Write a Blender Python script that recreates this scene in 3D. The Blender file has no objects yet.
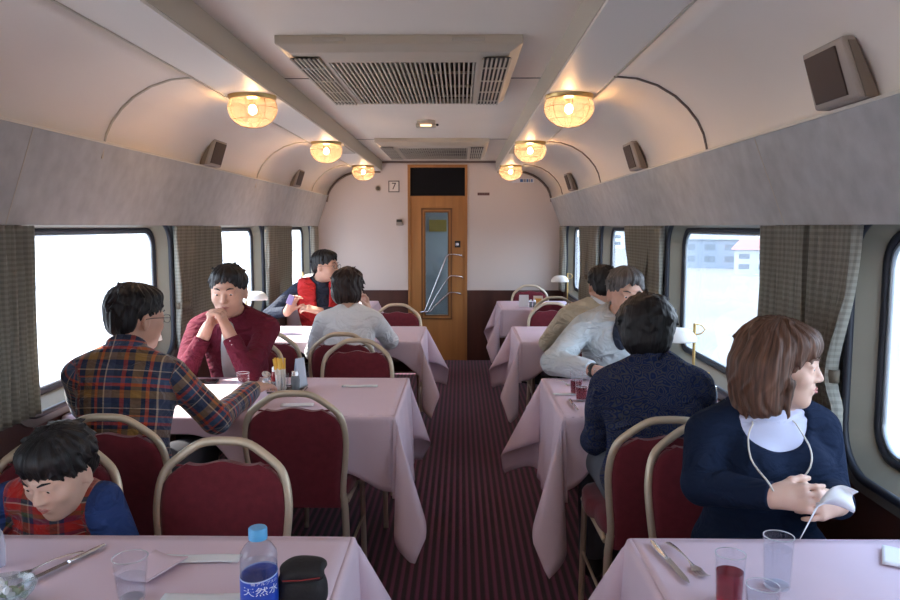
import bpy, bmesh, math, random
import numpy as np
from mathutils import Vector, Matrix, Euler
PI = math.pi
random.seed(7)
col = bpy.context.scene.collection
XC = -0.22            # centre line of the car

# ------------------------------------------------------------------ materials
def new_mat(name):
    m = bpy.data.materials.new(name); m.use_nodes = True
    nt = m.node_tree
    return m, nt, nt.nodes['Principled BSDF']

def mat(name, c, rough=.5, metal=0., bump=0., bscale=200., var=0., vscale=6., sss=0., spec=None, sheen=0., stretch=None):
    m, nt, b = new_mat(name)
    b.inputs['Base Color'].default_value = (*c, 1)
    b.inputs['Roughness'].default_value = rough
    b.inputs['Metallic'].default_value = metal
    if spec is not None: b.inputs['Specular IOR Level'].default_value = spec
    if sheen: b.inputs['Sheen Weight'].default_value = sheen
    if sss:
        b.inputs['Subsurface Weight'].default_value = sss
        b.inputs['Subsurface Radius'].default_value = (.012, .005, .003)
        b.inputs['Subsurface Scale'].default_value = 1.0
    tc = nt.nodes.new('ShaderNodeTexCoord')
    src = tc.outputs['Object']
    if stretch:
        mp = nt.nodes.new('ShaderNodeMapping'); mp.inputs['Scale'].default_value = stretch
        nt.links.new(src, mp.inputs[0]); src = mp.outputs[0]
    if bump:
        n = nt.nodes.new('ShaderNodeTexNoise'); n.inputs['Scale'].default_value = bscale; n.inputs['Detail'].default_value = 3
        nt.links.new(src, n.inputs['Vector'])
        bp = nt.nodes.new('ShaderNodeBump'); bp.inputs['Strength'].default_value = bump; bp.inputs['Distance'].default_value = .002
        nt.links.new(n.outputs['Fac'], bp.inputs['Height']); nt.links.new(bp.outputs[0], b.inputs['Normal'])
    if var:
        n = nt.nodes.new('ShaderNodeTexNoise'); n.inputs['Scale'].default_value = vscale; n.inputs['Detail'].default_value = 4
        nt.links.new(src, n.inputs['Vector'])
        r = nt.nodes.new('ShaderNodeValToRGB')
        r.color_ramp.elements[0].position = .3; r.color_ramp.elements[1].position = .7
        r.color_ramp.elements[0].color = (*[x * (1 - var) for x in c], 1)
        r.color_ramp.elements[1].color = (*[min(1, x * (1 + var)) for x in c], 1)
        nt.links.new(n.outputs['Fac'], r.inputs[0]); nt.links.new(r.outputs[0], b.inputs['Base Color'])
    return m

def folds(m, scale=13., dist=.012, stretch=(1, 1, 1.6)):
    nt = m.node_tree; b = nt.nodes['Principled BSDF']
    tc = nt.nodes.new('ShaderNodeTexCoord'); mp = nt.nodes.new('ShaderNodeMapping'); mp.inputs['Scale'].default_value = stretch
    n = nt.nodes.new('ShaderNodeTexNoise'); n.inputs['Scale'].default_value = scale; n.inputs['Detail'].default_value = 2; n.inputs['Distortion'].default_value = 1.6
    nt.links.new(tc.outputs['Object'], mp.inputs[0]); nt.links.new(mp.outputs[0], n.inputs[0])
    bp = nt.nodes.new('ShaderNodeBump'); bp.inputs['Strength'].default_value = 1; bp.inputs['Distance'].default_value = dist
    nt.links.new(n.outputs['Fac'], bp.inputs['Height'])
    if b.inputs['Normal'].links: nt.links.new(b.inputs['Normal'].links[0].from_socket, bp.inputs['Normal'])
    nt.links.new(bp.outputs[0], b.inputs['Normal'])
    return m

def thin_glass(name, tint=(1, 1, 1), haze=0., hazec=(.9, .95, 1), ior=1.45, gl=.9):
    m, nt, b = new_mat(name)
    nt.nodes.remove(b)
    out = nt.nodes['Material Output']
    tr = nt.nodes.new('ShaderNodeBsdfTransparent'); tr.inputs[0].default_value = (*tint, 1)
    g = nt.nodes.new('ShaderNodeBsdfGlossy'); g.inputs['Roughness'].default_value = .03; g.inputs[0].default_value = (gl, gl, gl, 1)
    lw = nt.nodes.new('ShaderNodeLayerWeight'); lw.inputs[0].default_value = .5
    pw = nt.nodes.new('ShaderNodeMath'); pw.operation = 'POWER'; pw.inputs[1].default_value = 5; nt.links.new(lw.outputs['Facing'], pw.inputs[0])
    fr = nt.nodes.new('ShaderNodeMath'); fr.operation = 'MULTIPLY_ADD'; f0 = ((ior - 1) / (ior + 1)) ** 2
    fr.inputs[1].default_value = 1 - f0; fr.inputs[2].default_value = f0; nt.links.new(pw.outputs[0], fr.inputs[0])
    mx = nt.nodes.new('ShaderNodeMixShader')
    nt.links.new(fr.outputs[0], mx.inputs[0]); nt.links.new(tr.outputs[0], mx.inputs[1]); nt.links.new(g.outputs[0], mx.inputs[2])
    last = mx.outputs[0]
    if haze:
        tl = nt.nodes.new('ShaderNodeBsdfTranslucent'); tl.inputs[0].default_value = (*hazec, 1)
        m2 = nt.nodes.new('ShaderNodeMixShader')
        tc = nt.nodes.new('ShaderNodeTexCoord'); n = nt.nodes.new('ShaderNodeTexNoise'); n.inputs['Scale'].default_value = 2.5; n.inputs['Detail'].default_value = 5
        nt.links.new(tc.outputs['Object'], n.inputs[0])
        mr = nt.nodes.new('ShaderNodeMapRange'); mr.inputs[1].default_value = .3; mr.inputs[2].default_value = .75
        mr.inputs[3].default_value = haze * .7; mr.inputs[4].default_value = haze * 1.3
        nt.links.new(n.outputs['Fac'], mr.inputs[0]); nt.links.new(mr.outputs[0], m2.inputs[0])
        nt.links.new(last, m2.inputs[1]); nt.links.new(tl.outputs[0], m2.inputs[2]); last = m2.outputs[0]
    nt.links.new(last, out.inputs[0])
    return m

def emis(name, c, s):
    m, nt, b = new_mat(name)
    b.inputs['Base Color'].default_value = (*c, 1)
    b.inputs['Emission Color'].default_value = (*c, 1); b.inputs['Emission Strength'].default_value = s
    return m

def attr_cuv(nt):
    a = nt.nodes.new('ShaderNodeAttribute'); a.attribute_name = 'cuv'
    s = nt.nodes.new('ShaderNodeSeparateXYZ'); nt.links.new(a.outputs['Vector'], s.inputs[0])
    return s

def stripes(nt, src, period, bands):
    """bands: [(pos, colour)...] constant colour ramp over one period"""
    d = nt.nodes.new('ShaderNodeMath'); d.operation = 'DIVIDE'; nt.links.new(src, d.inputs[0]); d.inputs[1].default_value = period
    f = nt.nodes.new('ShaderNodeMath'); f.operation = 'FRACT'; nt.links.new(d.outputs[0], f.inputs[0])
    r = nt.nodes.new('ShaderNodeValToRGB'); cr = r.color_ramp; cr.interpolation = 'CONSTANT'
    while len(cr.elements) > 1: cr.elements.remove(cr.elements[-1])
    cr.elements[0].position = bands[0][0]; cr.elements[0].color = (*bands[0][1], 1)
    for p, c in bands[1:]:
        e = cr.elements.new(p); e.color = (*c, 1)
    nt.links.new(f.outputs[0], r.inputs[0])
    return r.outputs[0]

def plaid(name, pu, bu, pv, bv, gain=1.0):
    m, nt, b = new_mat(name)
    s = attr_cuv(nt)
    a = stripes(nt, s.outputs[0], pu, bu); c = stripes(nt, s.outputs[1], pv, bv)
    mx = nt.nodes.new('ShaderNodeMix'); mx.data_type = 'RGBA'; mx.inputs[0].default_value = .5
    nt.links.new(a, mx.inputs[6]); nt.links.new(c, mx.inputs[7])
    nt.links.new(mx.outputs[2], b.inputs['Base Color'])
    b.inputs['Roughness'].default_value = .9; b.inputs['Specular IOR Level'].default_value = .15
    b.inputs['Sheen Weight'].default_value = .3
    return m

M = {}
M['ceiling'] = mat('ceiling_panel', (.86, .785, .67), .55, var=.03, vscale=1.5)
M['cove'] = mat('cove_panel', (.86, .79, .69), .5, var=.03, vscale=1.5)
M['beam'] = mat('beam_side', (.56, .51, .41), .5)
M['soffit'] = mat('soffit_panel', (.84, .79, .70), .5)
M['joint'] = mat('joint_strip', (.16, .12, .10), .5)
M['valance'] = mat('valance_fabric', (.48, .49, .48), .85, bump=.3, bscale=300, var=.10, vscale=14)
M['valance_edge'] = mat('valance_edge', (.72, .69, .60), .5)
M['endwall'] = mat('white_wall_panel', (.66, .60, .57), .5)
M['dkwood'] = mat('dark_wood_panel', (.075, .026, .018), .38, var=.25, vscale=8, stretch=(1, 1, .12), bump=.1, bscale=60)
M['postwall'] = mat('post_panel', (.12, .10, .08), .6)  # brown wall, with the shade between the curtains put into its colour
M['doorwood'] = mat('door_oak', (.44, .20, .06), .42, var=.16, vscale=14, stretch=(1, 1, .06), bump=.1, bscale=60)
M['doortrim'] = mat('door_trim', (.42, .19, .06), .45, var=.15, vscale=14, stretch=(1, 1, .06))
M['black'] = mat('black_panel', (.010, .010, .012), .6, spec=.1)
M['jamb'] = mat('window_jamb', (.25, .235, .18), .4, var=.04)
M['flange'] = mat('window_flange', (.17, .165, .15), .45, metal=.3)
M['gasket'] = mat('rubber_gasket', (.015, .018, .028), .5)
M['blueal'] = mat('window_inner_metal', (.33, .37, .40), .35, metal=.6)
M['brass'] = mat('brass', (.60, .42, .17), .3, metal=1)
M['gold'] = mat('champagne_metal', (.68, .59, .44), .36, metal=.45)
M['steel'] = mat('steel', (.82, .82, .84), .26, metal=1)
M['maroon'] = mat('maroon_upholstery', (.150, .018, .028), .85, bump=.35, bscale=350, var=.12, vscale=40, sheen=.25, spec=.2)
M['cloth'] = mat('pink_tablecloth', (.72, .58, .655), .75, bump=.12, bscale=500, var=.035, vscale=3, spec=.25)
M['white'] = mat('white_paper', (.83, .84, .86), .7)
M['sash'] = mat('sleeve_paper', (.78, .82, .84), .6)
M['tablewood'] = mat('table_wood', (.22, .10, .05), .5)
M['darkmetal'] = mat('dark_metal', (.05, .05, .05), .4, metal=.8)
M['acplastic'] = mat('cooler_plastic', (.56, .49, .38), .45)
M['acdark'] = mat('cooler_inside', (.04, .035, .03), .7)
M['acslat'] = mat('cooler_slat', (.50, .45, .36), .5)
M['spk'] = mat('speaker_case', (.36, .31, .26), .5)
M['spkgrille'] = mat('speaker_grille', (.05, .028, .022), .6, bump=.5, bscale=500)
M['spkside'] = mat('speaker_side', (.20, .16, .12), .5)
M['glass'] = thin_glass('drinking_glass', (.97, .98, .99), ior=1.5)
M['water'] = thin_glass('water', (.93, .95, .97), ior=1.25)
M['pane'] = thin_glass('window_pane', (.96, .98, .98), haze=.10, hazec=(.93, .96, 1.))
M['doorglass'] = thin_glass('door_glass', (.75, .8, .8), ior=1.5)
M['red_drink'] = mat('red_drink', (.36, .004, .02), .08)
M['red_drink'].node_tree.nodes['Principled BSDF'].inputs['Transmission Weight'].default_value = .6
M['lampshade'] = mat('white_lamp_shade', (.88, .86, .80), .35)
M['black_fabric'] = mat('black_nylon', (.008, .008, .010), .7, bump=.6, bscale=150)
M['skin'] = mat('skin', (.62, .36, .26), .5, sss=.12, var=.05, vscale=20)
M['skin_pale'] = mat('skin_pale', (.72, .47, .36), .5, sss=.12, var=.05, vscale=20)
M['eye_white'] = mat('eye_white', (.75, .73, .70), .2)
M['iris'] = mat('iris_dark', (.03, .015, .01), .15)
M['lip'] = mat('lip', (.50, .20, .17), .45)
M['shoe'] = mat('dark_shoe', (.02, .018, .016), .4)
M['dkpants'] = mat('dark_trousers', (.035, .035, .045), .9, bump=.3, bscale=120)
M['jeans'] = mat('grey_trousers', (.10, .11, .13), .9, bump=.3, bscale=120)

def hairmat(name, c, var=.4):
    m, nt, b = new_mat(name)
    s = attr_cuv(nt)
    n = nt.nodes.new('ShaderNodeTexNoise'); n.inputs['Scale'].default_value = 1.0; n.inputs['Detail'].default_value = 3
    cb = nt.nodes.new('ShaderNodeCombineXYZ')
    for k, sc in ((0, 160.), (1, 9.)):
        q = nt.nodes.new('ShaderNodeMath'); q.operation = 'MULTIPLY'; q.inputs[1].default_value = sc
        nt.links.new(s.outputs[k], q.inputs[0]); nt.links.new(q.outputs[0], cb.inputs[k])
    nt.links.new(cb.outputs[0], n.inputs[0])
    r = nt.nodes.new('ShaderNodeValToRGB'); r.color_ramp.elements[0].position = .35; r.color_ramp.elements[1].position = .68
    r.color_ramp.elements[0].color = (*[x * (1 - var) for x in c], 1); r.color_ramp.elements[1].color = (*[x * (1 + var) for x in c], 1)
    nt.links.new(n.outputs['Fac'], r.inputs[0]); nt.links.new(r.outputs[0], b.inputs['Base Color'])
    bp = nt.nodes.new('ShaderNodeBump'); bp.inputs['Strength'].default_value = .9; bp.inputs['Distance'].default_value = .004
    nt.links.new(n.outputs['Fac'], bp.inputs['Height']); nt.links.new(bp.outputs[0], b.inputs['Normal'])
    b.inputs['Roughness'].default_value = .48; b.inputs['Specular IOR Level'].default_value = .4
    return m
M['hair_black'] = hairmat('black_hair', (.009, .008, .009))
M['hair_brown'] = hairmat('brown_hair', (.115, .056, .034), .5)
M['hair_dkbrown'] = hairmat('dark_brown_hair', (.022, .010, .008), .5)
M['hair_grey'] = hairmat('grey_hair', (.10, .09, .085), .6)

# ------------------------------------------------------------------ object helpers
def tag(o, label=None, cat=None, group=None, kind=None):
    if label: o['label'] = label
    if cat: o['category'] = cat
    if group: o['group'] = group
    if kind: o['kind'] = kind
    return o

def thing(name, label, cat, loc=(0, 0, 0), rz=0., group=None):
    o = bpy.data.objects.new(name, None); col.objects.link(o)
    o.location = loc; o.rotation_euler = (0, 0, rz); o.empty_display_size = .1
    return tag(o, label, cat, group)

class MB:
    def __init__(s): s.v = []; s.f = []; s.m = []
    def add(s, vs, fs, mi=0):
        n = len(s.v); s.v += [tuple(p) for p in vs]
        for f in fs: s.f.append(tuple(i + n for i in f)); s.m.append(mi)
        return s
    def box(s, x0, x1, y0, y1, z0, z1, mi=0, R=None):
        vs = [(x, y, z) for x in (x0, x1) for y in (y0, y1) for z in (z0, z1)]
        if R is not None: vs = [tuple(R @ Vector(v)) for v in vs]
        return s.add(vs, [(0, 1, 3, 2), (4, 6, 7, 5), (0, 4, 5, 1), (2, 3, 7, 6), (0, 2, 6, 4), (1, 5, 7, 3)], mi)
    def loft(s, rings, cap=True, closed=True, mi=0):
        n = len(rings[0]); vs = [p for r in rings for p in r]; fs = []
        for i in range(len(rings) - 1):
            for j in range(n if closed else n - 1):
                a = i * n + j; b = i * n + (j + 1) % n
                fs.append((a, b, b + n, a + n))
        if cap and closed:
            fs.append(tuple(range(n - 1, -1, -1))); fs.append(tuple((len(rings) - 1) * n + k for k in range(n)))
        return s.add(vs, fs, mi)
    def tube(s, pts, r, n=8, closed=False, mi=0, flat=1.0):
        P = [Vector(p) for p in pts]; k = len(P)
        rr = r if isinstance(r, (list, tuple)) else [r] * k
        T = []
        for i in range(k):
            a = P[(i - 1) % k] if (closed or i) else P[0]; b = P[(i + 1) % k] if (closed or i < k - 1) else P[-1]
            T.append((b - a).normalized())
        up = Vector((0, 0, 1)) if abs(T[0].z) < .9 else Vector((0, 1, 0))
        nrm = (up - T[0] * up.dot(T[0])).normalized(); rings = []
        for i in range(k):
            nrm = (nrm - T[i] * nrm.dot(T[i])).normalized(); bn = T[i].cross(nrm)
            rings.append([P[i] + nrm * rr[i] * math.cos(q) + bn * rr[i] * flat * math.sin(q) for q in (2 * PI * j / n for j in range(n))])
        if closed: rings.append(rings[0]); return s.loft(rings, cap=False, mi=mi)
        return s.loft(rings, mi=mi)
    def lathe(s, prof, c=(0, 0, 0), n=24, mi=0, cap=False, sx=1., sy=1.):
        rings = [[(c[0] + r * sx * math.cos(2 * PI * j / n), c[1] + r * sy * math.sin(2 * PI * j / n), c[2] + z) for j in range(n)] for r, z in prof]
        return s.loft(rings, cap=cap, mi=mi)
    def grid(s, fn, nu, nv, mi=0):
        vs = [fn(i / nu, j / nv) for i in range(nu + 1) for j in range(nv + 1)]
        fs = [(i * (nv + 1) + j, (i + 1) * (nv + 1) + j, (i + 1) * (nv + 1) + j + 1, i * (nv + 1) + j + 1) for i in range(nu) for j in range(nv)]
        return s.add(vs, fs, mi)
    def build(s, name, m, parent=None, smooth=35, bevel=0., solid=0., seg=2, weld=False, off=0.):
        me = bpy.data.meshes.new(name); me.from_pydata(s.v, [], s.f)
        ms = m if isinstance(m, (list, tuple)) else [m]
        for x in ms: me.materials.append(x)
        if len(ms) > 1: me.polygons.foreach_set('material_index', s.m)
        bm = bmesh.new(); bm.from_mesh(me)
        if weld: bmesh.ops.remove_doubles(bm, verts=bm.verts, dist=1e-5)
        bmesh.ops.recalc_face_normals(bm, faces=bm.faces); bm.to_mesh(me); bm.free()
        if smooth:
            me.polygons.foreach_set('use_smooth', [True] * len(me.polygons)); me.set_sharp_from_angle(angle=math.radians(smooth))
        me.update()
        o = bpy.data.objects.new(name, me); col.objects.link(o)
        if parent: o.parent = parent
        if solid:
            q = o.modifiers.new('t', 'SOLIDIFY'); q.thickness = solid; q.offset = off
        if bevel:
            q = o.modifiers.new('b', 'BEVEL'); q.width = bevel; q.segments = seg; q.limit_method = 'ANGLE'
        return o

def struct(o): o['kind'] = 'structure'; return o

def dup(root, loc=None, rz=None, label=None, group=None, cat=None):
    def cp(o, par):
        c = o.copy(); col.objects.link(c)
        if par: c.parent = par
        for ch in [x for x in bpy.data.objects if x.parent == o]: cp(ch, c)
        return c
    r = cp(root, None)
    if loc is not None: r.location = loc
    if rz is not None: r.rotation_euler = (0, 0, rz)
    if label: r['label'] = label
    if group: r['group'] = group
    return r

def text_mesh(name, body, size, m, parent, mtx, extrude=.0004, ax='CENTER'):
    cu = bpy.data.curves.new(name, 'FONT'); cu.body = body; cu.size = size; cu.extrude = extrude
    cu.align_x = ax; cu.align_y = 'CENTER'
    t = bpy.data.objects.new(name + '_t', cu); col.objects.link(t)
    dg = bpy.context.evaluated_depsgraph_get(); me = bpy.data.meshes.new_from_object(t.evaluated_get(dg))
    bpy.data.objects.remove(t)
    me.transform(mtx); me.materials.clear(); me.materials.append(m)
    o = bpy.data.objects.new(name, me); col.objects.link(o); o.parent = parent
    return o

def rrect(y0, y1, z0, z1, r, n=8):
    """rounded rectangle loop in (y,z)"""
    out = []
    for cy, cz, a0 in ((y1 - r, z1 - r, 0), (y0 + r, z1 - r, 90), (y0 + r, z0 + r, 180), (y1 - r, z0 + r, 270)):
        for k in range(n + 1):
            a = math.radians(a0 + 90 * k / n); out.append((cy + r * math.cos(a), cz + r * math.sin(a)))
    return out
# ------------------------------------------------------------------ the car body
Y0, Y1 = -5.2, 7.9
HW = 1.31            # half width at the wall panels
WIN = [(-4.85 + 1.85 * k, -3.5 + 1.85 * k) for k in range(7)]
GZ0, GZ1 = .79, 1.405

# carpet floor
def carpet():
    m, nt, b = new_mat('striped_carpet')
    tc = nt.nodes.new('ShaderNodeTexCoord'); s = nt.nodes.new('ShaderNodeSeparateXYZ'); nt.links.new(tc.outputs['Object'], s.inputs[0])
    st = stripes(nt, s.outputs[0], .034, [(0, (.26, .055, .14)), (.36, (.065, .016, .045)), (.48, (.026, .008, .022)), (.86, (.13, .03, .075))])
    n = nt.nodes.new('ShaderNodeTexNoise'); n.inputs['Scale'].default_value = 220; nt.links.new(tc.outputs['Object'], n.inputs[0])
    mx = nt.nodes.new('ShaderNodeMix'); mx.data_type = 'RGBA'; mx.blend_type = 'MULTIPLY'; mx.inputs[0].default_value = .6
    nt.links.new(st, mx.inputs[6]); nt.links.new(n.outputs['Color'], mx.inputs[7])
    nt.links.new(mx.outputs[2], b.inputs['Base Color'])
    b.inputs['Roughness'].default_value = .95; b.inputs['Specular IOR Level'].default_value = .1; b.inputs['Sheen Weight'].default_value = .3
    bp = nt.nodes.new('ShaderNodeBump'); bp.inputs['Strength'].default_value = .6; bp.inputs['Distance'].default_value = .003
    nt.links.new(n.outputs['Fac'], bp.inputs['Height']); nt.links.new(bp.outputs[0], b.inputs['Normal'])
    return m
M['carpet'] = carpet()
struct(MB().box(XC - HW - .1, XC + HW + .1, Y0 - .1, Y1 + .02, -.1, 0).build('floor', M['carpet'], smooth=0))

# side walls with window openings
for sgn, nm in ((-1, 'wall_left'), (1, 'wall_right')):
    xa, xb = XC + sgn * HW, XC + sgn * (HW + .10)
    x0, x1 = min(xa, xb), max(xa, xb)
    w = MB()
    w.box(x0, x1, Y0, Y1, 0, GZ0 - .05, 0)
    w.box(x0, x1, Y0, Y1, GZ1 + .04, 2.16, 1)
    ys = [Y0] + [q for a, b in WIN for q in (a - .04, b + .04)] + [Y1]
    for k in range(0, len(ys), 2):
        if ys[k + 1] > ys[k]: w.box(x0, x1, ys[k], ys[k + 1], GZ0 - .05, GZ1 + .04, 1)
    struct(w.build(nm, [M['dkwood'], M['postwall']], smooth=0))
    # windows
    for k, (a, b) in enumerate(WIN):
        n = k + 1 if sgn < 0 else k + 8
        xi, xg = XC + sgn * HW, XC + sgn * (HW + .075)
        e = .04
        L_out = rrect(a - e - .035, b + e + .035, GZ0 - .05 - .035, GZ1 + .04 + .02, .15)
        L_in = rrect(a - e, b + e, GZ0 - .05, GZ1 + .04, .13)
        L_gl = rrect(a, b, GZ0, GZ1, .09)
        L_far = rrect(a - e - .03, b + e + .03, GZ0 - .08, GZ1 + .07, .02)
        P = lambda L, x: [(x, y, z) for y, z in L]
        win = struct(MB().loft([P(L_out, xi), P(L_out, xi - sgn * .008), P(L_in, xi - sgn * .010), P(L_in, xi)], cap=False).build('window_%d' % n, M['flange']))
        MB().loft([P(L_in, xi), P(L_gl, xg), P(L_far, xg + sgn * .003)], cap=False).build('window_jamb', M['jamb'], win, smooth=50)
        g = MB(); g.tube(P(L_in, xi - sgn * .004), .012, 8, closed=True); g.tube(P(L_gl, xg - sgn * .004), .013, 8, closed=True)
        g.build('rubber_gasket', M['gasket'], win, smooth=60)
        MB().tube(P(rrect(a + .016, b - .016, GZ0 + .016, GZ1 - .016, .08), xg), .007, 6, closed=True).build('inner_metal_frame', M['blueal'], win, smooth=60)
        MB().add(P(L_gl, xg + sgn * .004), [tuple(range(len(L_gl)))]).build('glass_pane', M['pane'], win, smooth=0)

# ceiling: recessed centre panel, steps, soffits, coves
COVE = [(.815, 2.0), (.90, 1.992), (.98, 1.966), (1.05, 1.925), (1.10, 1.88), (1.14, 1.83), (1.165, 1.78), (1.178, 1.73), (1.185, 1.69)]
struct(MB().box(XC - .60, XC + .60, Y0, Y1, 2.10, 2.14).build('ceiling', M['ceiling'], smooth=0))
n = 0
def trim(mb, m, **k):
    global n; n += 1
    return struct(mb.build('trim_%d' % n, m, **k))
for sgn in (-1, 1):
    X = lambda u: XC + sgn * u
    def strip(prof, m, sm=50):
        mb = MB(); mb.loft([[(X(u), y, z) for u, z in prof] for y in (Y0, Y1)], closed=False)
        return trim(mb, m, smooth=sm, solid=.012)
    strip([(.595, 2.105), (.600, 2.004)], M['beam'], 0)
    strip([(.598, 2.00), (.815, 2.0)], M['soffit'], 0)
    mb = MB(); q = 8
    prof = COVE
    strip(prof, M['cove'])
    # thin lip where soffit meets cove, rib joints of the cove
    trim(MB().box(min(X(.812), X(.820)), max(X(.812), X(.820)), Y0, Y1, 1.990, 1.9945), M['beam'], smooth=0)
    for y in (-.8, 1.1, 2.95, 5.15, 7.05):
        pts = [(X(u) - sgn * .006, y, z - .006) for u, z in COVE]
        trim(MB().tube(pts, .006, 6), M['joint'] if sgn > 0 else M['beam'], smooth=60)
    # valance (slanting panel over the windows) with a pale top lip
    v = MB(); t = .012; VT = 1.742 if sgn < 0 else 1.706      # the right-hand panel is a little lower
    v.loft([[(X(1.160), y, VT), (X(1.270), y, 1.425), (X(1.270 + t), y, 1.428), (X(1.160 + t), y, VT + .003)] for y in (Y0, Y1)])
    trim(v, M['valance'], smooth=0)
    trim(MB().loft([[(X(1.155), y, VT - .003), (X(1.155), y, VT + .005), (X(1.19), y, VT + .007), (X(1.19), y, VT)] for y in (Y0, Y1)]), M['valance_edge'], smooth=0)
    for y in (2.45, 6.1):
        trim(MB().loft([[(X(1.1590), yy, VT - .001), (X(1.2690), yy, 1.426), (X(1.2705), yy, 1.426), (X(1.1605), yy, VT)] for yy in (y, y + .004)]), M['beam'], smooth=0)
    # heating pipe cover / skirting along the wall
    struct(MB().box(min(X(1.31), X(1.27)), max(X(1.31), X(1.27)), Y0, Y1, 0, .09).build('baseboard_' + ('left' if sgn < 0 else 'right'), M['darkmetal'], smooth=0, bevel=.004))
# joints of the centre panel
for y in (1.70, 3.53, 5.95):
    trim(MB().box(XC - .595, XC + .595, y, y + .006, 2.097, 2.101), M['joint'], smooth=0)

# end wall with the door opening, rear wall
DX0, DX1 = -.525, .055
def endpanel(mb, x0, x1):
    mb.box(x0, x1, Y1, Y1 + .05, 0, .74, 0); mb.box(x0, x1, Y1, Y1 + .05, .74, 2.15, 1)
w = MB(); endpanel(w, XC - HW - .1, DX0 - .02); endpanel(w, DX1 + .02, XC + HW + .1); w.box(DX0 - .02, DX1 + .02, Y1, Y1 + .05, 2.035, 2.15, 1)
struct(w.build('wall_front', [M['dkwood'], M['endwall']], smooth=0))
struct(MB().box(XC - HW - .1, XC + HW + .1, Y0 - .05, Y0, 0, 2.15).build('wall_back', M['endwall'], smooth=0))
trim(MB().box(XC - HW, DX0 - .02, Y1 - .012, Y1, .735, .750), M['dkwood'], smooth=0)
trim(MB().box(DX1 + .02, XC + HW, Y1 - .012, Y1, .735, .750), M['dkwood'], smooth=0)
# dark edging where the ceiling meets the end wall
for sgn in (-1, 1):
    trim(MB().tube([(XC + sgn * (u - .012), Y1 - .01, z - .014) for u, z in [(.62, 2.0), (.72, 2.0)] + COVE], .011, 8), M['joint'], smooth=60)
trim(MB().box(XC - .59, XC + .59, Y1 - .02, Y1, 2.075, 2.098), M['joint'], smooth=0)

# the door
d = struct(MB().box(DX0 - .022, DX0 + .004, Y1 - .012, Y1 + .05, 0, 2.06).box(DX1 - .004, DX1 + .022, Y1 - .012, Y1 + .05, 0, 2.06).box(DX0, DX1, Y1 - .01, Y1 + .05, 2.03, 2.06).build('door_1', M['doortrim'], smooth=0))
gx0, gx1, gz0, gz1 = -.362, -.128, .485, 1.565
p = MB(); yy = (Y1 + .005, Y1 + .04)
p.box(DX0, gx0, *yy, 0, 1.73); p.box(gx1, DX1, *yy, 0, 1.73); p.box(gx0, gx1, *yy, 0, gz0); p.box(gx0, gx1, *yy, gz1, 1.73)
p.build('door_leaf', M['doorwood'], d, smooth=0)
p = MB()
for (a, b_, t) in ((.045, .030, .008),):
    for x0, x1, z0, z1 in ((gx0 - a, gx0 - b_, gz0 - a, gz1 + a), (gx1 + b_, gx1 + a, gz0 - a, gz1 + a), (gx0 - a, gx1 + a, gz1 + b_, gz1 + a), (gx0 - a, gx1 + a, gz0 - a, gz0 - b_)):
        p.box(x0, x1, Y1 - .004, Y1 + .006, z0, z1)
for x0, x1, z0, z1 in ((gx0 - .012, gx0, gz0, gz1), (gx1, gx1 + .012, gz0, gz1), (gx0 - .012, gx1 + .012, gz1, gz1 + .012), (gx0 - .012, gx1 + .012, gz0 - .012, gz0)):
    p.box(x0, x1, Y1 - .002, Y1 + .006, z0, z1)
p.build('window_moulding', mat('moulding_dark', (.20, .09, .03), .5), d, smooth=0)
MB().box(gx0, gx1, Y1 + .018, Y1 + .022, gz0, gz1).build('glass_pane', M['doorglass'], d, smooth=0)
MB().box(DX0 + .004, DX1 - .004, Y1 + .01, Y1 + .04, 1.735, 2.03).build('transom_panel', M['black'], d, smooth=0)
MB().box(DX0, DX1, Y1 - .004, Y1 + .012, 1.722, 1.738).build('transom_rail', M['doortrim'], d, smooth=0)
for k, (bx, tx, tz, ex) in enumerate(((-.41, -.145, 1.10, .015), (-.37, -.13, .875, .02), (-.35, -.14, .70, .0))):
    pts = []
    for q in range(11):
        t = q / 10; pts.append((bx + .04 + (tx - bx - .04) * t, Y1 - .045, .53 + (tz - .53) * (t ** (1.0 if k == 0 else .85))))
    pts += [(tx + .03, Y1 - .048, tz + .028), (tx + .08, Y1 - .045, tz + .03), (ex, Y1 - .035, tz + .02), (ex + .012, Y1 - .006, tz + .0)]
    pts = [(bx - .02, Y1 - .004, .52), (bx, Y1 - .04, .52)] + pts
    MB().tube(pts, .0075, 8).build('push_bar', M['steel'], d, smooth=60)
MB().box(-.055, .005, Y1 - .004, Y1 + .006, 1.20, 1.27).build('lock_plate', M['darkmetal'], d, bevel=.003, smooth=0)
MB().box(-.045, -.015, Y1 - .012, Y1 - .003, 1.22, 1.25).build('latch', M['steel'], d, bevel=.003, smooth=0)
# vestibule behind the door glass
v = MB(); v.box(-.9, .45, 9.0, 9.05, 0, 2.15); v.box(-.95, -.9, Y1 + .05, 9.05, 0, 2.15); v.box(-.95, .45, Y1 + .05, 9.05, 2.15, 2.2); v.box(-.95, .45, Y1 + .05, 9.05, -.1, 0)
v.box(.42, .47, Y1 + .05, 9.05, 0, .8); v.box(.42, .47, Y1 + .05, 9.05, 1.9, 2.15)
struct(v.build('wall_vestibule', mat('vestibule_panel', (.42, .45, .46), .5, var=.2, vscale=3), smooth=0))
sg = MB().box(-.37, -.16, 8.985, 8.998, 1.36, 1.50).build('door_reflection_panel', mat('ochre_reflection', (.42, .27, .04), .5), smooth=0)  # ochre panel added for the yellow reflection in the door glass
tag(sg, 'ochre yellow panel added as the yellow reflection in the end door glass', 'sign')

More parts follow.
